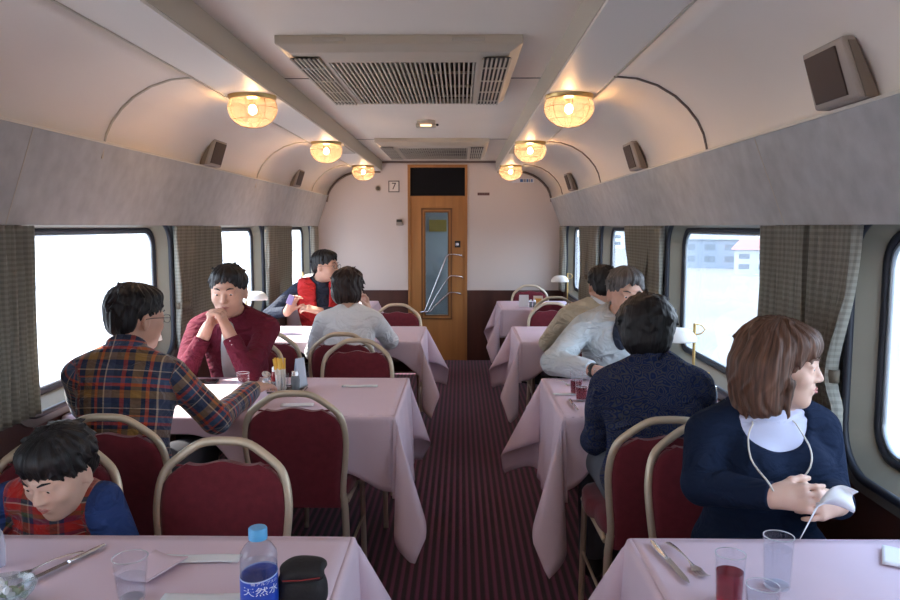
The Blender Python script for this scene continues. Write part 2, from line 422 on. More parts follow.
# ------------------------------------------------------------------ camera
cam = bpy.data.objects.new('camera', bpy.data.cameras.new('camera')); col.objects.link(cam)
cam.data.lens = 30.0; cam.data.sensor_width = 36.0; cam.data.clip_start = .05; cam.data.clip_end = 2000
cam.location = (0, 0, 1.42); cam.rotation_euler = (math.radians(90 - 5.6), 0, math.radians(.76))
bpy.context.scene.camera = cam
sc = bpy.context.scene
sc.view_settings.view_transform = 'Standard'; sc.view_settings.look = 'None'; sc.view_settings.gamma = 1; sc.view_settings.use_curve_mapping = False
sc.view_settings.exposure = 1.55
sc.cycles.max_bounces = 10; sc.cycles.diffuse_bounces = 5; sc.cycles.transparent_max_bounces = 16; sc.cycles.transmission_bounces = 8
sc.cycles.sample_clamp_indirect = 6; sc.cycles.caustics_reflective = False; sc.cycles.caustics_refractive = False

# ------------------------------------------------------------------ daylight
world = bpy.data.worlds.new('world'); sc.world = world; world.use_nodes = True
nt = world.node_tree; bg = nt.nodes['Background']
tc = nt.nodes.new('ShaderNodeTexCoord'); s = nt.nodes.new('ShaderNodeSeparateXYZ'); nt.links.new(tc.outputs['Generated'], s.inputs[0])
r = nt.nodes.new('ShaderNodeValToRGB'); nt.links.new(s.outputs[2], r.inputs[0])
r.color_ramp.elements[0].position = 0; r.color_ramp.elements[0].color = (.80, .89, 1, 1)
r.color_ramp.elements[1].position = .6; r.color_ramp.elements[1].color = (.50, .68, 1, 1)
nt.links.new(r.outputs[0], bg.inputs[0]); bg.inputs[1].default_value = 1.9
sun = bpy.data.objects.new('sun', bpy.data.lights.new('sun', 'SUN')); col.objects.link(sun)
sun.data.energy = 6.0; sun.data.color = (1, .93, .82); sun.data.angle = math.radians(.8)
dv = Vector((1.0, -.30, -.98)); sun.rotation_euler = dv.to_track_quat('-Z', 'Y').to_euler(); sun.location = (-6, 3, 6)
for sgn in (-1, 1):
    for k, (a, b) in enumerate(WIN):
        L = bpy.data.lights.new('window_portal', 'AREA'); L.shape = 'RECTANGLE'; L.size = b - a; L.size_y = GZ1 - GZ0
        L.cycles.is_portal = True
        o = bpy.data.objects.new('window_portal', L); col.objects.link(o)
        o.location = (XC + sgn * (HW + .12), (a + b) / 2, (GZ0 + GZ1) / 2)
        o.rotation_euler = Vector((-sgn, 0, 0)).to_track_quat('-Z', 'Y').to_euler()
        o.rotation_euler = Euler((math.radians(90), 0, math.radians(90 * -sgn * -1)), 'XYZ')

# ------------------------------------------------------------------ outside
GZ = -8.0
gm = mat('pale_field', (.42, .43, .44), .9, var=.10, vscale=.05)
g = MB().box(-600, 0, -200, 700, GZ - 1, GZ).build('ground_outside', gm, smooth=0); struct(g)
g = MB().box(0, 600, -200, 700, GZ - 1, GZ).build('field_outside', mat('dull_field', (.115, .125, .13), .9, var=.2, vscale=.06), smooth=0); struct(g)
road = MB().box(-125, -62, -200, 700, GZ, GZ + .05).build('road_outside', mat('asphalt', (.15, .17, .19), .8), smooth=0); struct(road)
rl = MB().box(-58.2, -58.0, -100, 500, GZ + .9, GZ + 1.3)
for k in range(-6, 34): rl.box(-58.2, -58.05, k * 8, k * 8 + .25, GZ, GZ + .9)
tag(rl.build('guard_rail', mat('rail_grey', (.16, .19, .2), .5), smooth=0), 'long pale guard rail beside the road outside the left windows', 'rail')
hl = MB()
def ridge(x, y0, y1, h, seed):
    rnd = random.Random(seed); top = []; N = 30
    for i in range(N + 1): top.append(h * (.6 + .4 * math.sin(i * .7 + seed) * math.cos(i * .31)))
    return [((x, y0 + (y1 - y0) * i / N, GZ - 1), (x - 30, y0 + (y1 - y0) * i / N, GZ + top[i]), (x - 90, y0 + (y1 - y0) * i / N, GZ - 1)) for i in range(N + 1)]
hl.loft(ridge(-330, -200, 700, 9, 1))
struct(hl.build('hill_outside', mat('hazy_hill', (.15, .18, .20), .9)))
def house(x, y, w, dpt, h, roofc, wallc, label, rz):
    t = thing('house', label, 'house', (x, y, GZ), rz)
    MB().box(-w / 2, w / 2, -dpt / 2, dpt / 2, 0, h).build('wall', mat('house_wall', wallc, .8), t, smooth=0)
    r = MB(); e = .6; rh = h * .38
    r.add([(-w / 2 - e, -dpt / 2 - e, h - .1), (w / 2 + e, -dpt / 2 - e, h - .1), (w / 2 + e, dpt / 2 + e, h - .1), (-w / 2 - e, dpt / 2 + e, h - .1), (-w / 2 + 1, 0, h + rh), (w / 2 - 1, 0, h + rh)],
          [(0, 1, 5, 4), (2, 3, 4, 5), (1, 2, 5), (3, 0, 4), (3, 2, 1, 0)])
    r.build('roof', mat('house_roof', roofc, .7), t, smooth=0)
    wm = mat('house_window', (.12, .15, .18), .2)
    for zz in (.22, .62):
        for k in range(3):
            xx = -w / 2 + w * (k + .5) / 3
            MB().box(xx - w * .09, xx + w * .09, -dpt / 2 - .06, -dpt / 2 + .05, h * zz, h * (zz + .2)).build('window', wm, t, smooth=0)
for (px, D, w, h, rc, wc, lab) in ((762, 150, 11, 5.0, (.20, .09, .08), (.42, .44, .46), 'distant white house with a reddish roof outside the right window'),
        (709, 175, 13, 6.6, (.14, .17, .20), (.22, .26, .31), 'distant grey blue house with a dark roof outside the right window'),
        (736, 190, 9, 5.5, (.22, .24, .26), (.36, .38, .40), 'distant pale house between the red roofed and the grey house'),
        (786, 170, 9, 4.5, (.18, .2, .22), (.28, .31, .34), 'distant low grey house right of the red roofed one'),
        (606, 330, 16, 7, (.35, .40, .36), (.75, .78, .78), 'distant long house outside the second right window')):
    house((px - 460) / 750 * D, D, w, w * .7, h, rc, wc, lab, -.35)
tg = MB()
rnd = random.Random(3)
def far_tree(x, y, h, label):
    t = thing('tree', label, 'tree', (x, y, GZ))
    MB().tube([(0, 0, 0), (.1, 0, h * .5)], [.25, .15]).build('trunk', M['tablewood'], t)
    mb = MB()
    for k in range(9):
        cx, cy, cz, rr = rnd.uniform(-.3, .3) * h, rnd.uniform(-.3, .3) * h, h * rnd.uniform(.4, .85), h * rnd.uniform(.12, .22)
        mb.lathe([(rr * math.sin(a) * rnd.uniform(.8, 1.15), -rr * math.cos(a)) for a in np.linspace(0.05, PI - .05, 7)], (cx, cy, cz), 9)
    mb.build('crown', mat('hazy_leaves', (.28, .34, .30), .9), t)
far_tree(62, 160, 6, 'distant tree between the houses outside the right window')
far_tree(66, 210, 7, 'distant tree behind the grey house outside the right window')
# ------------------------------------------------------------------ ceiling fittings
# air conditioners set in the centre panel
def cooler(yc, label):
    t = thing('ceiling_air_conditioner', label, 'air conditioner', (XC, yc, 2.10), 0, 'ceiling coolers')
    hw, hl = .445, .61
    # sloping frame
    f = MB()
    out = [(-hw, -hl), (hw, -hl), (hw, hl), (-hw, hl)]
    P = lambda L, z: [(x, y, z) for x, y in L]
    inn = [(-.28, -hl + .17), (.28, -hl + .17), (.28, hl - .10), (-.28, hl - .10)]
    low = [(-.40, -hl + .03), (.40, -hl + .03), (.40, hl - .03), (-.40, hl - .03)]
    f.loft([P(out, 0), P(out, -.03), P(low, -.055), P(inn, -.062), P(inn, -.035)], cap=False)
    fr = f.build('casing', M['acplastic'], t, smooth=0, bevel=.004)
    MB().box(-.28, .28, -hl + .17, hl - .10, -.037, -.030).build('grille_recess', M['acdark'], t, smooth=0)
    s = MB()
    for k in range(30):
        x = -.272 + .544 * k / 29
        s.box(x - .0036, x + .0036, -hl + .17, hl - .10, -.062, -.040)
    for y in (-.2, .1, .35): s.box(-.28, .28, y - .004, y + .004, -.055, -.045)
    s.build('intake_grille', M['acslat'], t, smooth=0)
    for sg in (-1, 1):
        g = MB(); a = sg * .305; b_ = sg * .405
        g.box(min(a, b_), max(a, b_), -hl + .08, hl - .10, -.0640, -.0610, 1)
        for k in range(7):
            x = a + (b_ - a) * k / 6
            g.box(x - .0036, x + .0036, -hl + .08, hl - .10, -.069, -.0635, 0)
        for y in (-.36, -.10, .16, .40): g.box(min(a, b_), max(a, b_), y - .006, y + .006, -.0685, -.0635, 0)
        g.build('outlet_grille', [M['acslat'], M['acdark']], t, smooth=0)
    for x in (-.25, .25): MB().box(x - .06, x + .06, -hl - .006, -hl + .004, -.022, -.008).build('catch', M['acslat'], t, smooth=0, bevel=.003)
    return t
cooler(3.36, 'large cream ceiling air conditioner nearest the viewer with slatted grille')
cooler(6.5, 'cream ceiling air conditioner far down the car above the end door')

# crystal bowl ceiling lamps
M['bowl'] = thin_glass('amber_crystal', (.93, .78, .64), haze=.15, hazec=(.95, .76, .62), ior=2.1)
bn = M['bowl'].node_tree
for nd in list(bn.nodes):
    if nd.type == 'BSDF_GLOSSY':
        nd.inputs['Roughness'].default_value = .12
        w = bn.nodes.new('ShaderNodeTexVoronoi'); w.inputs['Scale'].default_value = 60
        bp = bn.nodes.new('ShaderNodeBump'); bp.inputs['Strength'].default_value = 1; bp.inputs['Distance'].default_value = .01
        bn.links.new(w.outputs['Distance'], bp.inputs['Height']); bn.links.new(bp.outputs[0], nd.inputs['Normal'])
M['bulb'] = emis('bulb_glow', (1, .66, .34), 60)
M['lampwire'] = mat('lamp_wire', (.35, .20, .08), .4, metal=.7)
def ceil_lamp(x, y, label, src=[None]):
    if src[0] is None:
        t = thing('ceiling_lamp', label, 'ceiling lamp', (x, y, 2.0), 0, 'crystal bowl ceiling lamps')
        MB().lathe([(.0, 0), (.100, 0), (.106, -.006), (.104, -.016), (.100, -.022), (.094, -.024), (.0, -.024)], n=40).build('brass_ring', M['brass'], t)
        BR = lambda z: .108 * math.sqrt(max(0, 1 - ((z - .034) / .084) ** 2)) + .0005
        prof = [(BR(z), -.026 - z) for z in [.118 * math.sin(PI / 2 * k / 16) for k in range(17)]]
        MB().lathe(prof, n=48).build('crystal_bowl', M['bowl'], t, smooth=60)
        w = MB()
        for k in range(4):
            a = PI * k / 4; zs = [.118 * math.sin(PI / 2 * q / 10) for q in range(11)]
            path = [(1, z) for z in zs] + [(-1, z) for z in zs[-2::-1]]
            w.tube([(sg * (BR(z) + .001) * math.cos(a), sg * (BR(z) + .001) * math.sin(a), -.0265 - z) for sg, z in path], .0014, 5)
        for zz in (.034, .085):
            w.tube([((BR(zz) + .001) * math.cos(u), (BR(zz) + .001) * math.sin(u), -.026 - zz) for u in np.linspace(0, 2 * PI, 33)[:-1]], .0013, 5, closed=True)
        w.build('wire_cage', M['lampwire'], t)
        MB().lathe([(.001, -.024), (.014, -.024), (.014, -.045), (.001, -.045)], n=12).build('bulb_socket', M['brass'], t)
        MB().lathe([(.001, -.043), (.011, -.047), (.018, -.062), (.016, -.076), (.001, -.086)], n=16).build('bulb', M['bulb'], t)
        src[0] = t
    else:
        t = dup(src[0], (x, y, 2.0), label=label)
    L = bpy.data.lights.new('bulb_light', 'POINT'); L.energy = 1.9; L.color = (1, .60, .28); L.shadow_soft_size = .02
    o = bpy.data.objects.new('bulb_light', L); col.objects.link(o); o.parent = t; o.location = (0, 0, -.062)
    return t
for x, sd in ((XC - .70, 'left'), (XC + .70, 'right')):
    for y, w in ((3.38, 'nearest the viewer'), (5.22, 'second from the viewer'), (7.2, 'farthest, beside the end wall'), (-.32, 'behind the viewer'), (-2.17, 'far behind the viewer')):  # pairs behind the viewer are unseen, added to light the near ceiling
        ceil_lamp(x, y, 'lit amber bowl lamp on the %s of the ceiling, %s' % (sd, w))
# reflective brass plates around the second pair of lamps
for x, sd in ((XC - .70, 'left'), (XC + .70, 'right')):
    tag(MB().box(x - .10, x + .10, 5.36, 5.95, 1.986, 1.9938).build('vent_plate', M['acslat'], smooth=0, bevel=.002), 'flat beige ceiling plate behind the second lamp on the %s' % sd, 'plate')

# small round fixture between the coolers
t = thing('ceiling_night_light', 'small beige oval night light on the ceiling between the two coolers', 'ceiling light', (XC, 4.93, 2.10))
MB().lathe([(.001, 0), (.06, 0), (.06, -.012), (.052, -.022), (.001, -.022)], n=24).build('base', M['acplastic'], t)
MB().box(-.065, .065, -.03, .035, -.045, -.018).build('housing', M['acplastic'], t, bevel=.008)
MB().box(-.035, .035, -.0335, -.0295, -.040, -.028).build('lens', emis('night_glow', (1, .55, .3), 1.2), t, smooth=0)
MB().lathe([(.001, -.018), (.008, -.018), (.008, -.030), (.001, -.032)], (.072, .02, 0), n=10).build('sensor', M['darkmetal'], t)

# loudspeakers on the cove above the valance
def speaker(sgn, y, label, wide=.20):
    t = thing('wall_speaker', label, 'speaker', (XC + sgn * 1.130, y, 1.750 if sgn < 0 else 1.714), 0, 'speakers above the valances')
    X = lambda v: sgn * v
    h = .138
    # case leaning back against the cove
    def pr(z, x): return x
    c = MB(); r1 = [(X(.0), -wide / 2, 0), (X(.0), wide / 2, 0), (X(.045), wide / 2, 0), (X(.045), -wide / 2, 0)]
    r2 = [(X(-.045), -wide / 2 + .01, h), (X(-.045), wide / 2 - .01, h), (X(-.01), wide / 2 - .01, h), (X(-.01), -wide / 2 + .01, h)]
    c.loft([r1, r2]); c.build('case', M['spk'], t, smooth=0, bevel=.006)
    g = MB(); e = .015; ya, yb = -wide / 2 + .045, wide / 2 - .022
    pt = lambda z, o: X(-.045 * z / h - o)
    for o in (.004,):
        g.loft([[(pt(.012, o), ya, .012), (pt(.012, o), yb, .012), (pt(.012, -.003), yb, .012), (pt(.012, -.003), ya, .012)],
                [(pt(h - e, o), ya, h - e), (pt(h - e, o), yb, h - e), (pt(h - e, -.003), yb, h - e), (pt(h - e, -.003), ya, h - e)]])
    g.build('grille', M['spkgrille'], t, smooth=0)
    s = MB(); s.loft([[(X(.012), -wide / 2 - .004, .0), (X(.043), -wide / 2 - .004, .0), (X(.043), -wide / 2 + .002, .0), (X(.012), -wide / 2 + .002, .0)],
                      [(X(-.030), -wide / 2 + .006, h - .01), (X(-.012), -wide / 2 + .006, h - .01), (X(-.012), -wide / 2 + .012, h - .01), (X(-.030), -wide / 2 + .012, h - .01)]])
    s.build('side_panel', M['spkside'], t, smooth=0)
for sgn, y, lab in ((-1, 4.15, 'brown speaker box above the left valance, nearest of the left ones'), (-1, 6.27, 'brown speaker box above the left valance, nearer the end wall'),
                    (1, 1.865, 'large brown speaker box above the right valance, nearest the viewer'), (1, 3.98, 'grey brown speaker box above the right valance, middle one'), (1, 6.25, 'brown speaker box above the right valance, nearest the end wall')):
    speaker(sgn, y, lab, .22 if sgn > 0 else .24)

# ------------------------------------------------------------------ things on the end wall
t = thing('car_number_sign', 'square framed sign with the number 7 left of the end door', 'sign', (-.69, Y1, 1.835))
MB().box(-.058, .058, -.006, 0, -.060, .060).build('plate', mat('sign_white', (.78, .74, .70), .5), t, smooth=0)
f = MB()
for a in ((-.058, .058, .050, .060), (-.058, .058, -.060, -.050)): f.box(a[0], a[1], -.010, -.004, a[2], a[3])
for a in ((-.058, -.048), (.048, .058)): f.box(a[0], a[1], -.010, -.004, -.060, .060)
f.build('frame', mat('sign_frame', (.16, .14, .13), .5), t, smooth=0)
text_mesh('digit', '7', .10, mat('sign_digit', (.05, .04, .04), .5), t, Matrix.Translation((0, -.0075, 0)) @ Matrix.Rotation(PI / 2, 4, 'X'))
t = thing('door_chime_button', 'small round dark knob on the white wall left of the number sign', 'button', (-.855, Y1, 1.815))
MB().tube([(0, 0, 0), (0, -.012, 0)], .030, 20).build('rim', M['spk'], t)
MB().tube([(0, -.010, 0), (0, -.020, 0)], .020, 20).build('knob', M['darkmetal'], t)
t = thing('wall_switch', 'small dark topped control box on the white wall beside the end door', 'control box', (-.635, Y1, 1.465))
MB().box(-.032, .032, -.02, 0, -.035, .030).build('case', M['spk'], t, smooth=0, bevel=.004)
MB().box(-.028, .028, -.026, -.018, .002, .026).build('display', M['darkmetal'], t, smooth=0, bevel=.002)
t = thing('warning_sign', 'narrow dark red plate on the white wall right of the end door', 'sign', (.245, Y1, 1.757))
MB().box(-.062, .062, -.005, 0, -.014, .014).build('plate', mat('plate_red', (.10, .02, .02), .4), t, smooth=0)
q = MB(); 
for k in range(6): q.box(-.05 + k * .018, -.05 + k * .018 + .011, -.0065, -.004, -.006, .007)
q.build('lettering', mat('plate_grey', (.22, .18, .17), .5), t, smooth=0)
t = thing('wall_sticker', 'pale sticker with blue marks high on the white wall right of the door', 'sticker', (.655, Y1, 1.895))
MB().box(-.115, .115, -.002, 0, -.022, .022).build('backing', mat('sticker_pale', (.72, .74, .78), .5), t, smooth=0)
q = MB()
for k, (a, w_) in enumerate(((-.03, .03), (.006, .022), (.036, .018), (.060, .016), (.084, .016))): q.box(a, a + w_, -.0035, -.001, -.015, .015, k % 2)
q.build('marks', [mat('mark_blue', (.05, .16, .42), .5), mat('mark_grey', (.25, .28, .34), .5)], t, smooth=0)
for k, x in enumerate((XC - HW + .02, XC + HW - .02)):
    pass

# ------------------------------------------------------------------ curtains
def curtain_mat():
    m, nt, b = new_mat('checked_curtain')
    s = attr_cuv(nt)
    a = stripes(nt, s.outputs[0], .016, [(0, (.42, .41, .34)), (.55, (.30, .29, .245))]); c = stripes(nt, s.outputs[1], .018, [(0, (.44, .425, .355)), (.5, (.28, .272, .23))])
    mx = nt.nodes.new('ShaderNodeMix'); mx.data_type = 'RGBA'; mx.inputs[0].default_value = .5
    nt.links.new(a, mx.inputs[6]); nt.links.new(c, mx.inputs[7]); nt.links.new(mx.outputs[2], b.inputs['Base Color'])
    b.inputs['Roughness'].default_value = .9; b.inputs['Sheen Weight'].default_value = .2
    tl = nt.nodes.new('ShaderNodeBsdfTranslucent'); nt.links.new(mx.outputs[2], tl.inputs[0]); ms = nt.nodes.new('ShaderNodeMixShader'); ms.inputs[0].default_value = .25
    nt.links.new(b.outputs[0], ms.inputs[1]); nt.links.new(tl.outputs[0], ms.inputs[2]); nt.links.new(ms.outputs[0], nt.nodes['Material Output'].inputs[0])
    return m
M['curtain'] = curtain_mat()
def curtain(sgn, y0, y1, label, tie=None, seed=0, zb=.76, lean=0.):
    """tie: (height, y centre, half width) where a band gathers the cloth"""
    rnd = random.Random(seed); nf = max(3, int((y1 - y0) / .042)); NU, NV = nf * 8, 30
    ph = [rnd.uniform(-.6, .6) for _ in range(4)]
    xb = XC + sgn * (HW - .034); cx, cy = xb, (y0 + y1) / 2; hw0 = (y1 - y0) / 2
    t = thing('curtain', label, 'curtain', (cx, cy, 0), 0, 'curtains beside the windows')
    vs = []; uv = []
    for i in range(NU + 1):
        for j in range(NV + 1):
            u = i / NU * 2 - 1; z = zb + (1.4235 - zb) * j / NV
            hw = hw0; c = lean * (1.5 - z)
            if tie:
                k = math.exp(-((z - tie[0]) / (.10 if z < tie[0] else .22)) ** 2)
                kk = max(k, .55 if z < tie[0] else 0)
                hw = hw0 * (1 - kk) + tie[2] * kk; c += (tie[1] - cy) * kk
            amp = .018 + .005 * math.sin(3 * u + ph[0]) ; amp *= min(1.25, (hw0 / hw) ** .3)
            th = u * nf * PI + ph[1] + .5 * math.sin(4 * z + ph[2]) + .7 * math.sin(2.2 * u + ph[3])
            vs.append((sgn * (-amp * math.sin(th)) + .004 * math.sin(2 * th + z * 9), c + u * hw + .006 * math.cos(th), z)); uv.append((u * hw0 * 1.7, z, 0))
    fs = [(i * (NV + 1) + j, (i + 1) * (NV + 1) + j, (i + 1) * (NV + 1) + j + 1, i * (NV + 1) + j + 1) for i in range(NU) for j in range(NV)]
    mb = MB(); mb.add(vs, fs)
    o = mb.build('drape', M['curtain'], t, smooth=70, solid=.003)
    at = o.data.attributes.new('cuv', 'FLOAT_VECTOR', 'POINT'); at.data.foreach_set('vector', [c for p in uv for c in p])
    if tie:
        c = tie[1] - cy + lean * (1.5 - tie[0]); hw = tie[2] + .006
        q = MB(); q.loft([[(.026 * math.cos(a) * 1.0, c + hw * math.sin(a) * 1.05, tie[0] + dz) for a in np.linspace(0, 2 * PI, 21)[:-1]] for dz in (-.018, .018)], cap=False)
        q.build('tieback', M['curtain_band'], t, solid=.003)
    return t
M['curtain_band'] = mat('curtain_band', (.17, .14, .10), .85)
NAMES_L = {1: 'at the near edge of the large left window', 2: 'between the large left window and the next', 3: 'between the second and third left windows'}
curtain(-1, 1.42, 2.28, 'grey checked curtain hanging at the far left edge, widened out of view to block the sun', seed=1)  # its unseen part is widened to keep sun off the nearest table
curtain(-1, 2.32, 2.60, 'grey checked curtain at the left edge of the large left window', seed=2, lean=-.02)
curtain(-1, 3.93, 4.16, 'khaki grey curtain just right of the large left window', (1.0, 4.02, .07), seed=3)
curtain(-1, 4.15, 4.66, 'grey curtain left of the second left window, beside the khaki one', None, seed=4)
curtain(-1, 5.78, 6.12, 'grey curtain just right of the second left window', None, seed=5)
curtain(-1, 6.16, 6.62, 'brownish curtain left of the third left window behind the man in the red vest', None, seed=6)
curtain(-1, 7.58, 7.84, 'khaki curtain in the left corner by the end wall', None, seed=7)
curtain(1, 1.99, 2.27, 'checked curtain with a bright edge left of the nearest right window', (1.0, 2.17, .075), seed=8)
curtain(1, 2.30, 2.62, 'brown grey curtain at the near edge of the large right window', None, seed=9)
curtain(1, 3.95, 4.17, 'dark curtain at the far edge of the large right window', None, seed=10)
curtain(1, 4.20, 4.78, 'wide grey brown curtain right of the second right window', (1.0, 4.42, .12), seed=11)
curtain(1, 5.80, 6.10, 'dark grey curtain left of the second right window', None, seed=12)
curtain(1, 6.14, 6.60, 'brown curtain right of the farthest right window', (1.0, 6.35, .10), seed=13)
curtain(1, 7.60, 7.86, 'grey curtain in the right corner by the end wall', None, seed=14)

# ------------------------------------------------------------------ tables and cloths
TD = .73; TFAR = [1.68, 3.525, 5.385, 7.245]
def table(side, k, x0, x1, label):
    y1 = TFAR[k]; y0 = y1 - TD
    t = thing('dining_table', label, 'table', ((x0 + x1) / 2, (y0 + y1) / 2, 0), 0, 'dining tables')
    hx = (x1 - x0) / 2
    MB().box(-hx, hx, -TD / 2, TD / 2, .665, .695).build('tabletop', M['tablewood'], t, smooth=0, bevel=.006)
    MB().tube([(0, 0, .03), (0, 0, .665)], .03, 16).build('pedestal', M['darkmetal'], t)
    MB().lathe([(.001, 0), (.20, 0), (.20, .012), (.04, .035), (.001, .035)], n=24).build('foot_plate', M['darkmetal'], t)

def cloth(side, k, x0, x1, label, lifts=(), seed=0, tips=None, side_over=.37, over=.255, name='tablecloth'):
    """side -1: the aisle edge is x1, +1: the aisle edge is x0.  Aisle, near and far edges hang, the wall edge lies flush."""
    rnd = random.Random(seed); y1 = TFAR[k]; y0 = y1 - TD; zt = .7005
    tips = tips or {}
    mb = MB(); R = .012
    xa = x1 if side < 0 else x0; xw = x0 if side < 0 else x1; s = 1 if side < 0 else -1   # s: outward at the aisle edge
    def drop(r, lim=1):  # profile over a rounded edge: (horizontal, vertical) for cloth distance r
        q = R * PI / 2
        if r < q: a = r / R; return R * math.sin(a), -R * (1 - math.cos(a))
        return R, -R - (r - q)
    NR = 16
    rs = lambda L: [L * (j / NR) ** 1.3 for j in range(NR + 1)]
    def lift(x):
        f = 1.0
        for (lx, hwid, amt) in lifts:
            f = min(f, 1 - (1 - amt) * math.exp(-((x - lx) / hwid) ** 4))
        return f
    # top
    nx = 40; ny = 24
    X = lambda i: xw + (xa - xw) * i / nx
    mb.grid(lambda u, v: (xw + (xa - xw) * u, y0 + TD * v, zt + .0012 * math.sin(9 * u + 3) * math.sin(7 * v)), nx, ny)
    # near and far hangs
    for sy, yy in ((-1, y0), (1, y1)):
        p1, p2, f1 = rnd.uniform(0, 6), rnd.uniform(0, 6), rnd.uniform(7, 10)
        def fn(u, v, sy=sy, yy=yy, p1=p1, p2=p2, f1=f1):
            x = xw + (xa - xw) * u; L = over * lift(x); r = L * v ** 1.3; h, z = drop(r)
            edge = min(1, (abs(x - xa)) / .12)
            wv = (.012 + .010 * math.sin(x * f1 + p1)) * math.sin(x * 21 + p2) * (r / .25) * edge
            return (x, yy + sy * (h + max(-.010, wv + .02 * r)), zt + z)
        mb.grid(fn, 60, NR)
    # aisle hang
    p1, p2 = rnd.uniform(0, 6), rnd.uniform(0, 6)
    def fa(u, v):
        y = y0 + TD * u; r = side_over * v ** 1.3; h, z = drop(r); edge = min(1, min(y - y0, y1 - y) / .12)
        wv = (.012 * math.sin(y * 17 + p1) + .008 * math.sin(y * 31 + p2)) * (r / .3) * edge
        return (xa + s * (h + max(-.008, wv + .05 * r)), y, zt + z)
    mb.grid(fa, 40, NR)
    # corners: the spare cloth forms one hanging cone that swings a little along the side
    for sy, yc in ((-1, y0), (1, y1)):
        az, fat, swing = tips.get(sy, (rnd.uniform(35, 62), rnd.uniform(.30, .5), 0))
        NT = 36
        # loop of directions on the unit sphere, from straight down (face a) round and back (face b); length about pi/2
        def dirs(th):
            q = th  # 0..1
            rad = .50 / (1 + .25 * fat)
            al = rad * (.25 * math.sin(PI * q) + .75 * (1 - abs(2 * q - 1)))                       # tilt from vertical
            spread = math.radians(44) * (1 + fat) * math.cos(PI * q)
            azr = math.radians(az) + spread * (1 if sy < 0 else 1)
            return al, azr
        def fc(u, v):
            th = u; ang = th * PI / 2
            la = side_over; lb = over * 1.0
            c_, s_ = math.cos(ang), math.sin(ang)
            L = min(la / max(c_, 1e-6), lb / max(s_, 1e-6))
            L = min(L, math.hypot(la, lb))
            r = L * v ** 1.3
            h, z = drop(r)
            al, azr = dirs(1 - th)
            hang = max(0, r - R * PI / 2)
            # azimuth 0 = along y outward, 90 = along x outward
            hx = math.sin(al) * hang * math.sin(azr); hy = math.sin(al) * hang * math.cos(azr)
            zz = -hang * math.cos(al) - (R if r > R * PI / 2 else -z)
            # base offset round the corner
            bx = h * math.sin((1 - th) * PI / 2); by = h * math.cos((1 - th) * PI / 2)
            fa_ = .05 * r * math.sin((1 - th) * PI / 2); fb_ = .02 * r * math.cos((1 - th) * PI / 2)
            return (xa + s * (bx + hx + fa_), yc + sy * (by + hy + fb_) + swing * hang, zt + zz)
        mb.grid(fc, NT, NR)
    o = mb.build(name, M['cloth'], None, smooth=80, weld=True)
    o.modifiers.new('t', 'SOLIDIFY').thickness = .0015
    tag(o, label, 'tablecloth', 'pink tablecloths')
    return o
LX0, LX1 = XC - HW + .012, -.252
RX0, RX1 = .398, XC + HW - .012
# (label, which people sit where -> lifts along x)
table(-1, 0, LX0, LX1, 'nearest left dining table under the pink cloth with the blue capped bottle')
table(-1, 1, LX0, LX1, 'second left dining table under pink cloth, between the plaid and maroon shirted men')
table(-1, 2, LX0, LX1, 'third left dining table under pink cloth in front of the red vested man')
table(-1, 3, LX0, -.80, 'short last left dining table beside the end wall')
table(1, 0, RX0, RX1, 'nearest right dining table under the pink cloth with the cranberry drink')
table(1, 1, RX0, RX1, 'second right dining table between the patterned shirt and the pale jacket')
table(1, 2, RX0 - .015, RX1, 'third right dining table under pink cloth in front of an empty chair')
table(1, 3, RX0 - .03, RX1, 'last right dining table beside the end wall')
cloth(-1, 0, LX0, LX1, 'pink cloth on the nearest left table with the bottle and black pouch', [(-1.1, .27, .5), (-.65, .25, .8)], 1)
cloth(-1, 1, LX0, LX1, 'pink cloth on the second left table, its pointed corner hanging in the aisle', [(-1.1, .25, .25), (-.57, .22, .70)], 2, tips={-1: (38, .42, -.22), 1: (25, .3, -.10)}, side_over=.40, over=.30)
cloth(-1, 2, LX0, LX1, 'pink cloth on the third left table, sunlit, before the red vest', [(-1.1, .22, .25), (-.57, .28, .35)], 3, tips={-1: (45, .42, -.1), 1: (70, .1, -.25)}, side_over=.40)
cloth(-1, 3, LX0, -.80, 'pink cloth on the short last left table by the end wall', [], 4)
cloth(1, 0, RX0, RX1, 'pink cloth on the nearest right table with the cranberry drink', [(.8, .27, .4)], 5)
cloth(1, 1, RX0, RX1, 'pink cloth on the second right table with two long pointed corners', [(.76, .27, .25)], 6, tips={-1: (42, .42, -.34), 1: (70, .15, -.25)}, side_over=.42, over=.30)
cloth(1, 2, RX0 - .015, RX1, 'pink cloth on the third right table before the beige jacket', [(.77, .26, .4)], 7, tips={-1: (50, .42, -.2), 1: (70, .15, -.25)}, side_over=.42)
cloth(1, 3, RX0 - .03, RX1, 'pink cloth on the last right table with white menu cards', [(.76, .26, .8)], 8, side_over=.42)

# unseen rows of tables behind the viewer, added to bounce sunlight onto the ceiling
TFAR += [1.68 - 1.855, 1.68 - 2 * 1.855]
for k_, w_ in ((4, 'first'), (5, 'second')):
    table(-1, k_, LX0, LX1, 'left dining table in the %s unseen row behind the viewer' % w_); table(1, k_, RX0, RX1, 'right dining table in the %s unseen row behind the viewer' % w_)
    cloth(-1, k_, LX0, LX1, 'pink cloth on the left table in the %s unseen row behind the viewer' % w_, [], 20 + k_); cloth(1, k_, RX0, RX1, 'pink cloth on the right table in the %s unseen row behind the viewer' % w_, [], 30 + k_)

